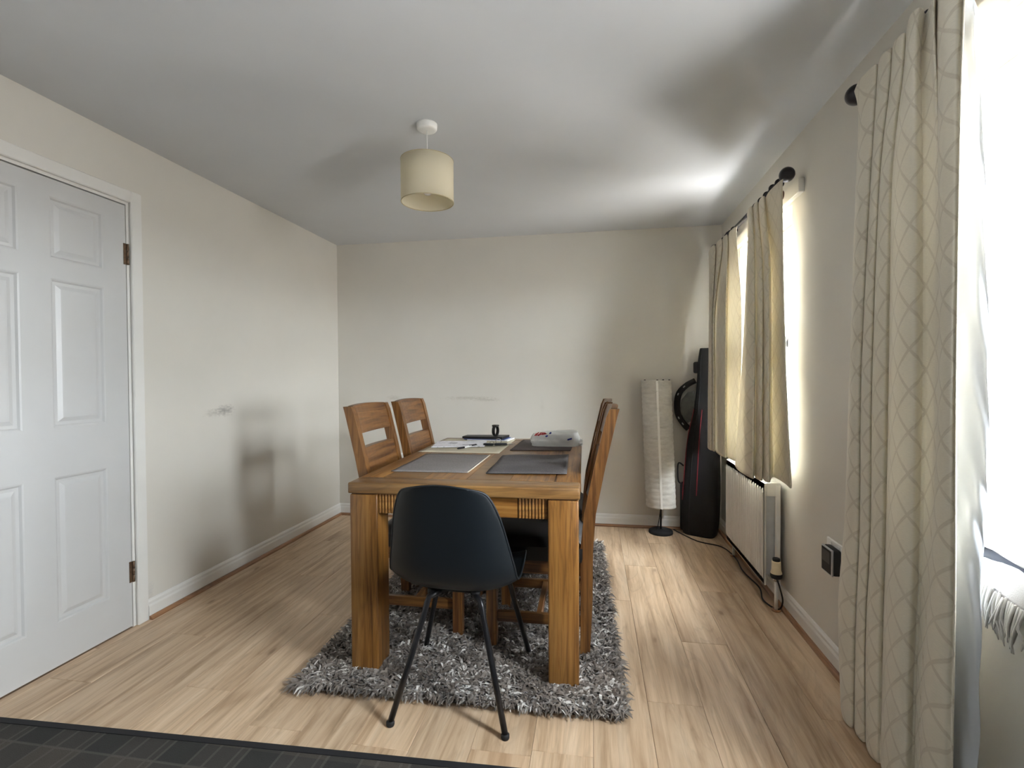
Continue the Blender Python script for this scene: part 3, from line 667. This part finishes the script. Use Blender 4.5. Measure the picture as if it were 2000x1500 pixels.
c2, _ = curtain('short_curtain', [
    (2.075, [1459, 1470, 1481, 1494, 1529], [.832, .84, .845, .855], [.856, .862, .866, .868], 1),
    (1.98, [1461, 1472, 1482, 1496, 1528], [.822, .832, .84, .862], [.848, .856, .862, .864], 1),
    (1.70, [1457, 1475, 1490, 1503, 1530], [.79, .812, .826, .878], [.82, .84, .852, .862], 0),
    (1.2, [1448, 1475, 1490, 1503, 1535], [.775, .80, .82, .886], [.80, .83, .846, .858], 0),
    (.668, [1435, 1473, 1489, 1504, 1546], [.762, .79, .812, .89], [.785, .815, .838, .852], 0)],
    M['curtain2'], 60, 'short cream patterned curtain on the near side of the window above the radiator', 'curtain', group='short curtains at the radiator window', n=150)
c3, _ = curtain('short_curtain', [
    (2.075, [1384, 1397, 1410, 1421, 1439], [.822, .832, .842, .85], [.845, .852, .862, .872], 1),
    (1.98, [1385, 1398, 1410, 1422, 1439], [.816, .828, .838, .85], [.84, .85, .86, .87], 1),
    (1.6, [1385, 1392, 1396, 1420, 1448], [.800, .81, .812, .838], [.82, .826, .84, .868], 0),
    (1.1, [1383, 1391, 1396, 1419, 1447], [.794, .802, .804, .836], [.81, .818, .834, .868], 0),
    (.664, [1382, 1391, 1396, 1419, 1438], [.79, .798, .80, .826], [.805, .812, .828, .85], 0)],
    M['curtain2'], 60, 'short sunlit cream curtain at the far side of the radiator window, by the instrument bag', 'curtain', group='short curtains at the radiator window', n=150)
# curtain rods
def rod(y0, y1, z, X, label, brackets, ends, side):
    r = empty('curtain_rod', (X, y0, z), label=label, cat='curtain rod')
    MB().tube([(0, 0, 0), (0, y1-y0, 0)], .0125, 16).build('pole', M['black_wood'], r)
    for y, s in ends:
        pr = [(.0125, 0), (.018, .004), (.020, .010), (.016, .016), (.014, .022)]+[(.034*math.sin(t), .052-.034*math.cos(t)) for t in np.linspace(.42, math.pi, 14)]
        MB().lathe([(a, (b)*s) for a, b in pr], (0, y-y0, 0), 28, axis=1).build('finial', M['black_wood'], r)
    for y in brackets:
        yy = y-y0; D_ = XR-.026-X; b = MB().tube([(D_, yy, -.035), (D_*.6, yy, -.032), (D_*.25, yy, -.024), (0, yy, -.014)], [.011, .010, .010, .012], 12).build('bracket', M['brown_wood'], r)
        MB().lathe([(.021, XR-.026-X), (.021, XR-.034-X), (.016, XR-.040-X), (0, XR-.040-X)], (0, yy, -.035), 20, axis=0).build('wall_plate', M['brown_wood'], b)
        MB().tube([(.0185*math.cos(t), yy, .0185*math.sin(t)) for t in np.linspace(0, 2*math.pi, 25)], .0045, 6, False).build('cup', M['black_wood'], b)
    for y in side: MB().tube([(.019*math.cos(t), y-y0, -.004+.019*math.sin(t)) for t in np.linspace(0, 2*math.pi, 21)], .0035, 6, False).build('ring', M['black_wood'], r)
rod(.15, 1.80, 2.130, .889, 'dark wooden curtain rod with ball finial above the nearest window', (1.66, .3), ((1.80, 1),), np.linspace(1.1, 1.76, 8))
rod(2.50, 3.74, 2.100, .886, 'dark wooden curtain rod with ball finial above the radiator window', (2.62, 3.42), ((2.50, -1), (3.74, 1)), list(np.linspace(2.54, 2.95, 6))+list(np.linspace(3.3, 3.7, 6)))
# lace nets in the window reveals
def net(w, label):
    u0, u1 = w[0]+.012, w[1]-.012; G = []; n = 160; X = XR+.088
    for z in np.linspace(w[2]+.035, w[3]-.05, 24):
        G.append([(X+.008*math.sin(k*.55+.4*math.sin(z*3))*(.5+.5*(w[3]-z)/1.3), u0+(u1-u0)*k/(n-1), z+.006*math.sin(k*.9)*(z < w[2]+.05)) for k in range(n)])
    mb = MB().grid(G); o = mb.build('lace_net', M['net']); uv = o.data.uv_layers.new(name='UVMap')
    vi = np.zeros(len(o.data.loops), dtype=np.int32); o.data.loops.foreach_get('vertex_index', vi); co = np.array(mb.v); uv.data.foreach_set('uv', (co[vi][:, 1:3]).reshape(-1).astype(np.float32))
    MB().tube([(X, u0-.01, w[3]-.046), (X, u1+.01, w[3]-.046)], .006, 8).build('net_wire', M['white_plastic'], o)
    tag(o, label, 'net curtain', 'lace nets')
net(W1, 'white lace net hanging in the nearest window'); net(W2, 'white lace net hanging in the window above the radiator')
# ------------------------------------------------------------------ radiator
def radiator():
    y0, y1, z0, z1 = 2.645, 3.365, .105, .632; r = empty('radiator', (XR, (y0+y1)/2, 0), label='white panel radiator on the wall under the far window', cat='radiator')
    h = (y1-y0)/2; xf = -.099
    prof = []; n = 18
    for i in range(n+1):
        c = -h+.024+(2*h-.048)*i/n
        prof += [(c-.010, 0), (c-.004, .0075), (c+.004, .0075), (c+.010, 0)]
    # ribbed front: raised ribs flattening out at top and bottom
    G = []
    for z, k in ((z0+.006, 0), (z0+.028, 0), (z0+.045, 1), (z1-.055, 1), (z1-.035, 0), (z1-.006, 0)):
        G.append([(xf, -h, z)]+[(xf-d*k, y, z) for y, d in prof]+[(xf, h, z)])
    mb = MB().grid(G, smooth=False); mb.box((xf, -h, z0), (xf+.010, h, z1-.004), .003); mb.build('front_panel', M['rad'], r)
    MB().box((xf+.06, -h, z0), (xf+.072, h, z1-.004), .003).build('rear_panel', M['grey_metal'], r)
    for i in range(18):
        y = -h+.03+(2*h-.06)*i/17; MB().box((xf+.011, y-.012, z0+.05), (xf+.059, y+.012, z1-.05)).build('convector_fin', M['grey_metal'], r)
    for s in (-1, 1):
        ys = s*h; MB().box((xf+.009, ys-.003, z1-.07), (xf+.074, ys+.003, z1-.002), .0015).build('end_cap', M['rad'], r)
        MB().box((xf+.052, ys-.004 if s < 0 else ys-.012, z0), (xf+.076, ys+.012 if s < 0 else ys+.004, z1-.01), .003).build('end_plate', M['rad'], r)
    for i in range(30):
        y = -h+.012+(2*h-.024)*i/29; MB().box((xf+.01, y-.004, z1-.006), (xf+.07, y+.004, z1-.001)).build('grille_bar', M['rad'], r)
    vx = -.058
    for s, lab in ((-1, 'near'), (1, 'far')):
        yv = s*(h+.045) if s < 0 else h-.02
        MB().tube([(vx, yv, .004), (vx, yv, .16)], .0085, 12).build('pipe', M['rad'], r)
        MB().lathe([(.009, .0), (.022, .001), (.024, .006), (.009, .008)], (vx, yv, 0), 20).build('pipe_collar', M['beading'], r)
        MB().tube([(vx, yv, .155), (vx, s*h-s*.02, .155)], .011, 12).build('valve_body', M['grey_metal'], r)
    y = -(h+.045)
    MB().lathe([(0, .165), (.024, .165), (.027, .171), (.027, .186), (.020, .19)], (vx, y, 0), 28).build('valve_base', M['matte_black'], r)
    t = MB().lathe([(.026, .188), (.027, .192), (.022, .205), (.021, .245), (.020, .25), (0, .25)], (vx, y, 0), 28).build('valve_head', M['cream_plastic'], r)
    MB().lathe([(0, .249), (.017, .249), (.017, .262), (.015, .264), (0, .264)], (vx, y, 0), 24).build('valve_cap', M['matte_black'], t)
    MB().tube([(vx, y, .15), (vx, y, .168)], .014, 12).build('valve_nut', M['chrome'], r)
    for yb in (-.2, .2): MB().box((xf+.072, yb-.015, .2), (-.001, yb+.015, .5)).build('wall_bracket', M['grey_metal'], r)
radiator()
fx = [(.60, 3.84, .006), (.72, 3.60, .006), (.86, 3.50, .006), (.895, 3.30, .006), (.880, 3.08, .006), (.900, 2.86, .006), (.870, 2.70, .006), (.905, 2.60, .007), (.918, 2.572, .06), (.905, 2.575, .13), (.895, 2.58, .162)]
tag(MB().tube([tuple(q) for q in catmull(fx, 70)], .004, 7).build('power_cord', M['matte_black']), 'thin black power cord trailing along the skirting under the radiator', 'cord')
# ------------------------------------------------------------------ sockets and plug-in monitor
def socket(loc, kind, w, label):
    r = empty('wall_socket', loc, label=label, cat='socket'); h = .043
    def bx(a, b, c, d, t0, t1, bev): 
        return MB().box((-t1, a, c), (-t0, b, d), bev) if kind == 'right' else MB().box((a, -t1, c), (b, -t0, d), bev)
    bx(-w, w, -h, h, 0.0005, .010, .003).build('face_plate', M['white_plastic'], r)
    for s in ([-1, 1] if w > .05 else [0]):
        c = s*w*.48
        bx(c-.0085, c+.0085, .018, .034, .010, .0135, .001).build('rocker', M['white_plastic'], r)
        for a, b, z in ((-.0045, .0045, .004), (-.015, -.007, -.018), (.007, .015, -.018)): bx(c+a, c+b, z-.004, z+.004, .0098, .0104, 0).build('pin_slot', M['gasket'], r)
socket((XR, 2.11, .470), 'right', .073, 'white socket plate low on the window wall behind the black monitor')
socket((-1.555, YB, .495), 'back', .073, 'white double socket on the back wall behind the left chairs')
mn = empty('plug_in_monitor', (XR-.011, 2.098, .444), label='black plug-in monitor with silver rim on the wall beside the long curtain', cat='monitor')
MB().box((-.030, -.043, -.051), (0, .043, .051), .008, seg=3).build('housing', M['matte_black'], mn)
MB().box((-.036, -.044, -.052), (-.028, .044, .052), .0035, seg=2).build('silver_rim', M['silver'], mn)
MB().box((-.0375, -.038, -.046), (-.034, .038, .046), .001).build('front_face', M['matte_black'], mn)
MB().box((-.0382, -.031, -.008), (-.037, .031, .038)).build('display', M['screen'], mn)
# ------------------------------------------------------------------ things on the table
def T(px, py, dz=0): q = on(px, py, 2, TZ+dz); return (q.x, q.y)
def mat_weave(name, c, c2):
    m = Mat(name); v = m.coord((260, 40, 1)); n = m.noise(v, 1.0, 3); v2 = m.coord((6, 14, 1)); n2 = m.noise(v2, 1.0, 3)
    m.col(m.mix(m.ramp(n2, [(.35, 0.0), (.7, .55)]), m.ramp(n, [(.3, c), (.7, c2)]), c2)).set(Roughness=.8); m.bump(n, .4, .002); return m.m
def placemat(corners, mat, label, lift, trim=None):
    """corners FL, FR, BR, BL on the table top"""
    P = [np.array(c) for c in corners]; cen = sum(P)/4; r = empty('placemat', (cen[0], cen[1], TZ), label=label, cat='placemat', group='placemats on the table')
    G = []
    for i in range(13):
        v = i/12; row = []
        for j in range(17):
            u = j/16; q = (1-v)*((1-u)*P[0]+u*P[1])+v*((1-u)*P[3]+u*P[2])-cen
            row.append((q[0], q[1], .0022+lift(u, v)))
        G.append(row)
    o = solidify(MB().grid(G).build('woven_cloth', mat, r), .002)
    if trim: MB().tube([(row[-1][0], row[-1][1], row[-1][2]+.001) for row in G], .0028, 6).build('pale_edge', trim, r)
    hem = MB().tube([(q[0], q[1], q[2]) for q in G[0]], .002, 6).build('hem', mat, r)
GM1 = mat_weave('grey_weave', (.16, .145, .145), (.25, .23, .225)); GM2 = mat_weave('charcoal_weave', (.050, .044, .048), (.115, .105, .106)); GM3 = mat_weave('dark_brown_weave', (.06, .045, .042), (.11, .09, .085)); GM4 = mat_weave('pale_weave', (.50, .45, .34), (.58, .53, .41))
wav = lambda u, v: .0035*max(0, math.sin(u*5+v*7))*v
placemat([T(764, 921), T(913.6, 924), T(957, 890), T(833, 887)], GM1, 'grey woven placemat with a pale right edge, near left on the table', lambda u, v: .002*math.sin(u*3.1)*v, plain('pale_cord', (.66, .6, .5), .8))
placemat([T(949, 926), T(1107, 928), T(1111, 888), T(982, 891)], GM2, 'charcoal rippled placemat, near right on the table', lambda u, v: .003*(1+math.sin(v*9+u*2))*.6+.004*max(0, v-.85)*4*math.sin(u*6))
placemat([T(816, 883), T(975, 886), T(1007, 859), T(872, 857.5)], GM4, 'pale cream placemat under the papers and keys', lambda u, v: 0)
placemat([T(996, 880), T(1114, 881), T(1124, 859.5), T(1022, 859.5)], GM3, 'dark brown placemat under the carrier bag', lambda u, v: 0)
def slab(corners, z0, z1): return MB().prism([tuple(c) for c in corners], 2, z0, z1)
def local(cs): c = np.mean(np.array(cs), 0); return c, [tuple(np.array(q)-c) for q in cs]
z = TZ+.0045
# printed sheets: text blocks drawn as grey print
def printed():
    m = Mat('printed_paper'); v = m.coord(); sx = m.new('ShaderNodeSeparateXYZ'); m.link(v, sx.inputs[0])
    ln = m.math('LESS_THAN', m.math('FRACT', m.math('MULTIPLY', sx.outputs['Y'], 95)), .38); wd = m.math('GREATER_THAN', m.noise(m.coord((60, 40, 1)), 1.0, 2), .50); bl = m.math('GREATER_THAN', m.noise(m.coord((9, 9, 1)), 1.0, 1), .46)
    k = m.math('MULTIPLY', m.math('MULTIPLY', ln, wd), bl); m.col(m.mix(m.math('MULTIPLY', k, .55), (.80, .80, .84), (.25, .25, .30))).set(Roughness=.7); return m.m
PR = printed()
for i, (cs, zz, lab) in enumerate([([(853, 872), (940, 871), (948, 864), (864, 863.5)], z, 'white printed sheet at the bottom of the paper pile'), ([(842, 877), (946, 875.5), (951, 864.5), (856, 865.5)], z+.0038, 'white printed form lying on top of the paper pile')]):
    c, L = local([T(*q) for q in cs]); o = slab(L, 0, .0035).build('paper_sheet', PR); o.location = (c[0], c[1], zz); tag(o, lab, 'paper', 'papers on the table')
    if i == 1:
        for a, b, w_, h_ in ((.15, .03, .035, .04), (-.05, .02, .05, .05), (.06, -.04, .07, .03)): MB().box((a-w_/2, b-h_/2, .0036), (a+w_/2, b+h_/2, .0038)).build('print_block', plain('grey_print_block', (.42, .42, .47), .7), o)
c, L = local([T(*q) for q in [(903, 860.8), (981, 862.8), (995, 857.6), (913, 857.6)]]); o = empty('folder', (c[0], c[1], z), label='black folder with blue-edged sheets behind the papers', cat='folder')
slab(L, 0, .006).build('white_sheets', M['paper_white'], o).location = (.035, -.012, 0)
slab(L, .0061, .010).build('blue_sheet', plain('blue_card', (.03, .06, .22), .5), o).location = (.012, -.005, 0); slab(L, .0101, .024).build('black_cover', plain('black_leatherette', (.007, .006, .008), .45), o)
# watch standing on its strap
q = T(968, 860.3); wt = empty('wristwatch', (q[0], q[1], z+.0243), 1.15, label='black watch with a curled strap standing on the black folder', cat='watch')
st = MB(); R1 = []
for i in range(31):
    t = -2.5+5.0*i/30; cx, cz = .026*math.sin(t)*1.0, .034-.034*math.cos(t); R1.append([(cx, -.011, cz), (cx, .011, cz), (cx*.88, .011, .034+(cz-.034)*.9), (cx*.88, -.011, .034+(cz-.034)*.9)])
st.grid(R1, close_u=True); st.build('strap', M['black_leather'], wt)
MB().box((-.018, -.018, .060), (.018, .018, .073), .005, seg=3).build('watch_case', plain('watch_case_grey', (.05, .048, .045), .3, .5), wt)
# keys: ring, fobs and blades
q = T(972, 872); ky = empty('key_bunch', (q[0], q[1], z+.004), .15, label='bunch of keys with black fobs and a steel ring beside the papers', cat='keys')
MB().tube([(.004+.016*math.cos(t), .012, .02+.016*math.sin(t)) for t in np.linspace(0, 2*math.pi, 29)], .0017, 7, False).build('key_ring', M['chrome'], ky)
MB().tube([(-.034+.011*math.cos(t), .005, .012+.011*math.sin(t)) for t in np.linspace(0, 2*math.pi, 25)], .0015, 7, False).build('key_ring', M['chrome'], ky)
for (x, y, a, l) in ((.018, -.012, .12, .038), (-.052, -.018, -.25, .030)): MB().box((-l, -.015, 0), (l, .015, .013), .006, mat=Matrix.Translation((x, y, 0)) @ Matrix.Rotation(a, 4, 'Z'), seg=3).build('key_fob', M['black_plastic'], ky)
for (x, y, a) in ((.06, .012, .5), (.045, .0, .3)): MB().box((0, -.0035, .002), (.045, .0035, .0042), mat=Matrix.Translation((x, y, 0)) @ Matrix.Rotation(a, 4, 'Z')).build('key_blade', M['chrome'], ky)
a_, b_ = T(893, 879.5), T(931, 873); d = Vector((b_[0]-a_[0], b_[1]-a_[1], 0)); pe = empty('pen', (a_[0], a_[1], z+.0055), math.atan2(d.y, d.x), label='black and white ballpoint pen lying in front of the papers', cat='pen'); l = d.length
MB().tube([(0, 0, 0), (.01, 0, 0), (l*.35, 0, 0)], [.0015, .005, .0055], 12).build('grip', M['matte_black'], pe); MB().tube([(l*.35, 0, 0), (l*.72, 0, 0)], .0053, 12).build('barrel', M['white_plastic'], pe)
MB().tube([(l*.72, 0, 0), (l, 0, 0)], .0056, 12).build('cap', M['matte_black'], pe); MB().box((l*.6, -.0015, .006), (l*.98, .0015, .0085)).build('clip', M['matte_black'], pe)
# carrier bag folded round a parcel
def carrier():
    p0, p1 = T(1034, 872, .004), T(1131, 872, .004); cx, cyy = (p0[0]+p1[0])/2, p0[1]+.085; r = empty('carrier_bag', (cx, cyy, TZ+.005), .03, label='crumpled white plastic carrier bag with red and blue print on the far placemat', cat='bag')
    hw, hd, H = (p1[0]-p0[0])/2*.97, .085, .085; rng = random.Random(4); G = []; n = 72; lv = 16
    ph = [rng.uniform(0, 6.28) for _ in range(12)]
    for i in range(lv+1):
        t = i/lv; row = []
        for k in range(n):
            a = 2*math.pi*k/n; q_ = (abs(math.cos(a))**5+abs(math.sin(a))**5)**-.2
            if t < .55: f = .97+.05*math.sin(t/.55*math.pi); zz = H*.86*t/.55
            else: f = .97*math.cos((t-.55)/.45*math.pi/2)**.4; zz = H*(.86+.14*math.sin((t-.55)/.45*math.pi/2))
            from mathutils import noise as mn_
            P_ = Vector((math.cos(a)*1.6, math.sin(a)*1.6, t*2.6)); wr = .11*(.5-abs(mn_.noise(P_*1.6)))+.05*(.4-abs(mn_.noise(P_*3.4+Vector((5, 1, 2)))))-.03+.012*math.sin(3*a+ph[0]+5*t)+.022*math.sin(7*a+ph[1]-9*t)+.014*math.sin(15*a+ph[2]+13*t)+.010*math.sin(23*a+ph[3]-17*t)
            f2 = f*(1+wr*(.6+.5*math.sin(t*8)))
            x, y = hw*q_*math.cos(a)*f2, hd*q_*math.sin(a)*f2
            tilt = .90+.12*min(1, max(-1, x/hw)) if t > .3 else 1
            row.append((x, y, zz*tilt+(.010*(.35-abs(mn_.noise(Vector((x*22, y*22, 3))))))*t))
        G.append(row)
    PL = sheer('white_polythene', (.90, .92, .90), .2)
    b = MB().grid(G, close_u=True).build('bag_film', PL, r); 
    def skin(x, zt):                                       # front face of the bag at height fraction
        k = min(range(n), key=lambda k: abs(G[zt][k][0]-x) if G[zt][k][1] < 0 else 9); return Vector(G[zt][k])
    RED = plain('red_print', (.55, .03, .035), .5); BLU = plain('blue_print', (.03, .05, .32), .5)
    def mark(x0, z0, x1, z1, w_, mat, nm):
        pts = []
        for i in range(9):
            t = i/8; x = x0+(x1-x0)*t; zz = z0+(z1-z0)*t
            best = min((Vector(p) for row in G for p in row if p[1] < .03), key=lambda p: (p.x-x)**2+(p.z-zz)**2+.05*p.y)
            pts.append((x, best.y-.0025, zz+.002))
        MB().tube(pts, w_, 6).build(nm, mat, b)
    for x0, z0, x1, z1 in ((-.115, .062, -.065, .071), (-.11, .067, -.088, .078), (-.092, .060, -.078, .078), (-.078, .077, -.05, .076), (-.07, .068, -.045, .073)): mark(x0, z0, x1, z1, .0032, RED, 'red_lettering')
    for x0, z0, x1, z1 in ((-.05, .056, -.038, .062), (-.028, .073, -.018, .080), (.075, .04, .10, .046)): mark(x0, z0, x1, z1, .0045, BLU, 'blue_dash')
    # knotted ear at the right
    E_ = []
    for i in range(10):
        t = i/9; E_.append([(hw*.92+.03*t+.006*math.sin(5*a), -.055+.01*math.sin(t*3)+(.012+.004*t)*math.cos(a), .012+.012*t+(.010+.014*t*math.sin(2.5*a+t*2)**2)*math.sin(a)) for a in np.linspace(0, 2*math.pi, 20, endpoint=False)])
    MB().grid(E_, close_u=True).build('bag_handle', PL, r)
carrier()
# ------------------------------------------------------------------ throw on the near sill
def throw():
    r = empty('fringed_throw', (1.0, 1.15, W1[2]+.006), label='cream striped throw with a fringe bundled on the near window sill', cat='throw'); O = Vector((1.0, 1.15, W1[2]+.006))
    m = Mat('striped_throw'); t = m.new('ShaderNodeTexCoord'); sx = m.new('ShaderNodeSeparateXYZ'); m.link(t.outputs['UV'], sx.inputs[0])
    f = m.math('FRACT', m.math('MULTIPLY', sx.outputs['X'], 3.2)); k = m.ramp(f, [(0, 0.0), (.60, 0.0), (.63, 1.0), (.72, 1.0), (.74, .2), (.85, .2), (.87, 0.0)]); w_ = m.noise(m.coord((300, 300, 300)), 1.0, 2)
    m.col(m.mix(m.math('MULTIPLY', k, .7), (.55, .53, .51), (.30, .27, .265))).set(Roughness=.85); m.bump(w_, .3, .002)
    def cloth(rows, nm, parent, n=50, mm=40):
        cols = [catmull(c, mm) for c in zip(*rows)]; G = [catmull([c[i] for c in cols], n) for i in range(mm)]
        G = [[(p[0]+.004*math.sin(i*.5+j*.17), p[1], p[2]+.004*math.sin(j*.33+i*.21)) for j, p in enumerate(row)] for i, row in enumerate(G)]
        mb = MB().grid([[tuple(Vector(p)-O) for p in row] for row in G]); o = mb.build(nm, m.m, parent); uv = o.data.uv_layers.new(name='UVMap'); vi = np.zeros(len(o.data.loops), dtype=np.int32); o.data.loops.foreach_get('vertex_index', vi)
        uv.data.foreach_set('uv', np.stack([(vi % n)/n, (vi//n)/mm], 1).reshape(-1).astype(np.float32)); solidify(o, .006); return o, G
    ys = (1.50, 1.36, 1.20, 1.0, .8)
    # top fold: from the glass side down over the front, each row runs back -> front
    rows = [[(1.022, y, h), (1.0, y-.01, h-.005), (.965, y-.02, h-.04), (.938, y-.03, lo+.03), (.925, y-.03, lo)] for y, h, lo in zip(ys, (.80, .835, .87, .90, .92), (.80, .765, .75, .75, .76))]
    cloth(rows, 'top_fold', r)
    rows = [[(1.0, y, h), (.955, y, h-.005), (.92, y-.005, h-.02), (.907, y-.01, h-.05), (.902, y-.012, lo)] for y, h, lo in zip((1.44, 1.34, 1.22, 1.05, .85), (.755, .752, .75, .75, .75), (.69, .675, .655, .64, .62))]
    o, G = cloth(rows, 'lower_fold', r)
    rng = random.Random(2); mb = MB()
    for i in range(150):
        row = G[min(39, int(i/150*40))]; p = Vector(row[-1]); l = rng.uniform(.05, .085); y = p.y+rng.uniform(-.012, .012); x = p.x-rng.uniform(0, .012); a = rng.uniform(-.02, .02)
        mb.tube([tuple(Vector(q)-O) for q in catmull([(x+.004, y, p.z+.02), (x-.006, y+a*.3, p.z-l*.3), (x-.004, y+a, p.z-l*.7), (x-.002, y+a*1.5, p.z-l)], 6)], [.0026, .003, .0028, .0026, .0024, .0012], 5)
    fr = mb.build('fringe', plain('cream_yarn', (.60, .58, .54), .9, var=.08), o); fr['kind'] = 'stuff'
    # dark garment bundled underneath
    G2 = []
    for i in range(20):
        t = i/19; y = 1.50-.6*t; G2.append([(.972+.045*math.cos(a)*(1+.1*math.sin(3*a+i)), y, W1[2]+.042+.034*math.sin(a)*(1+.12*math.sin(2*a+i*.7))) for a in np.linspace(0, 2*math.pi, 24, endpoint=False)])
    mb = MB().grid([[tuple(Vector(p)) for p in row] for row in G2], close_u=True); mb.add(G2[0], [tuple(range(24))]); mb.add(G2[-1], [tuple(range(24))])
    tag(mb.build('folded_garment', plain('navy_cloth', (.02, .024, .034), .85, var=.3)), 'dark navy folded garment under the throw on the near sill', 'garment')
throw()
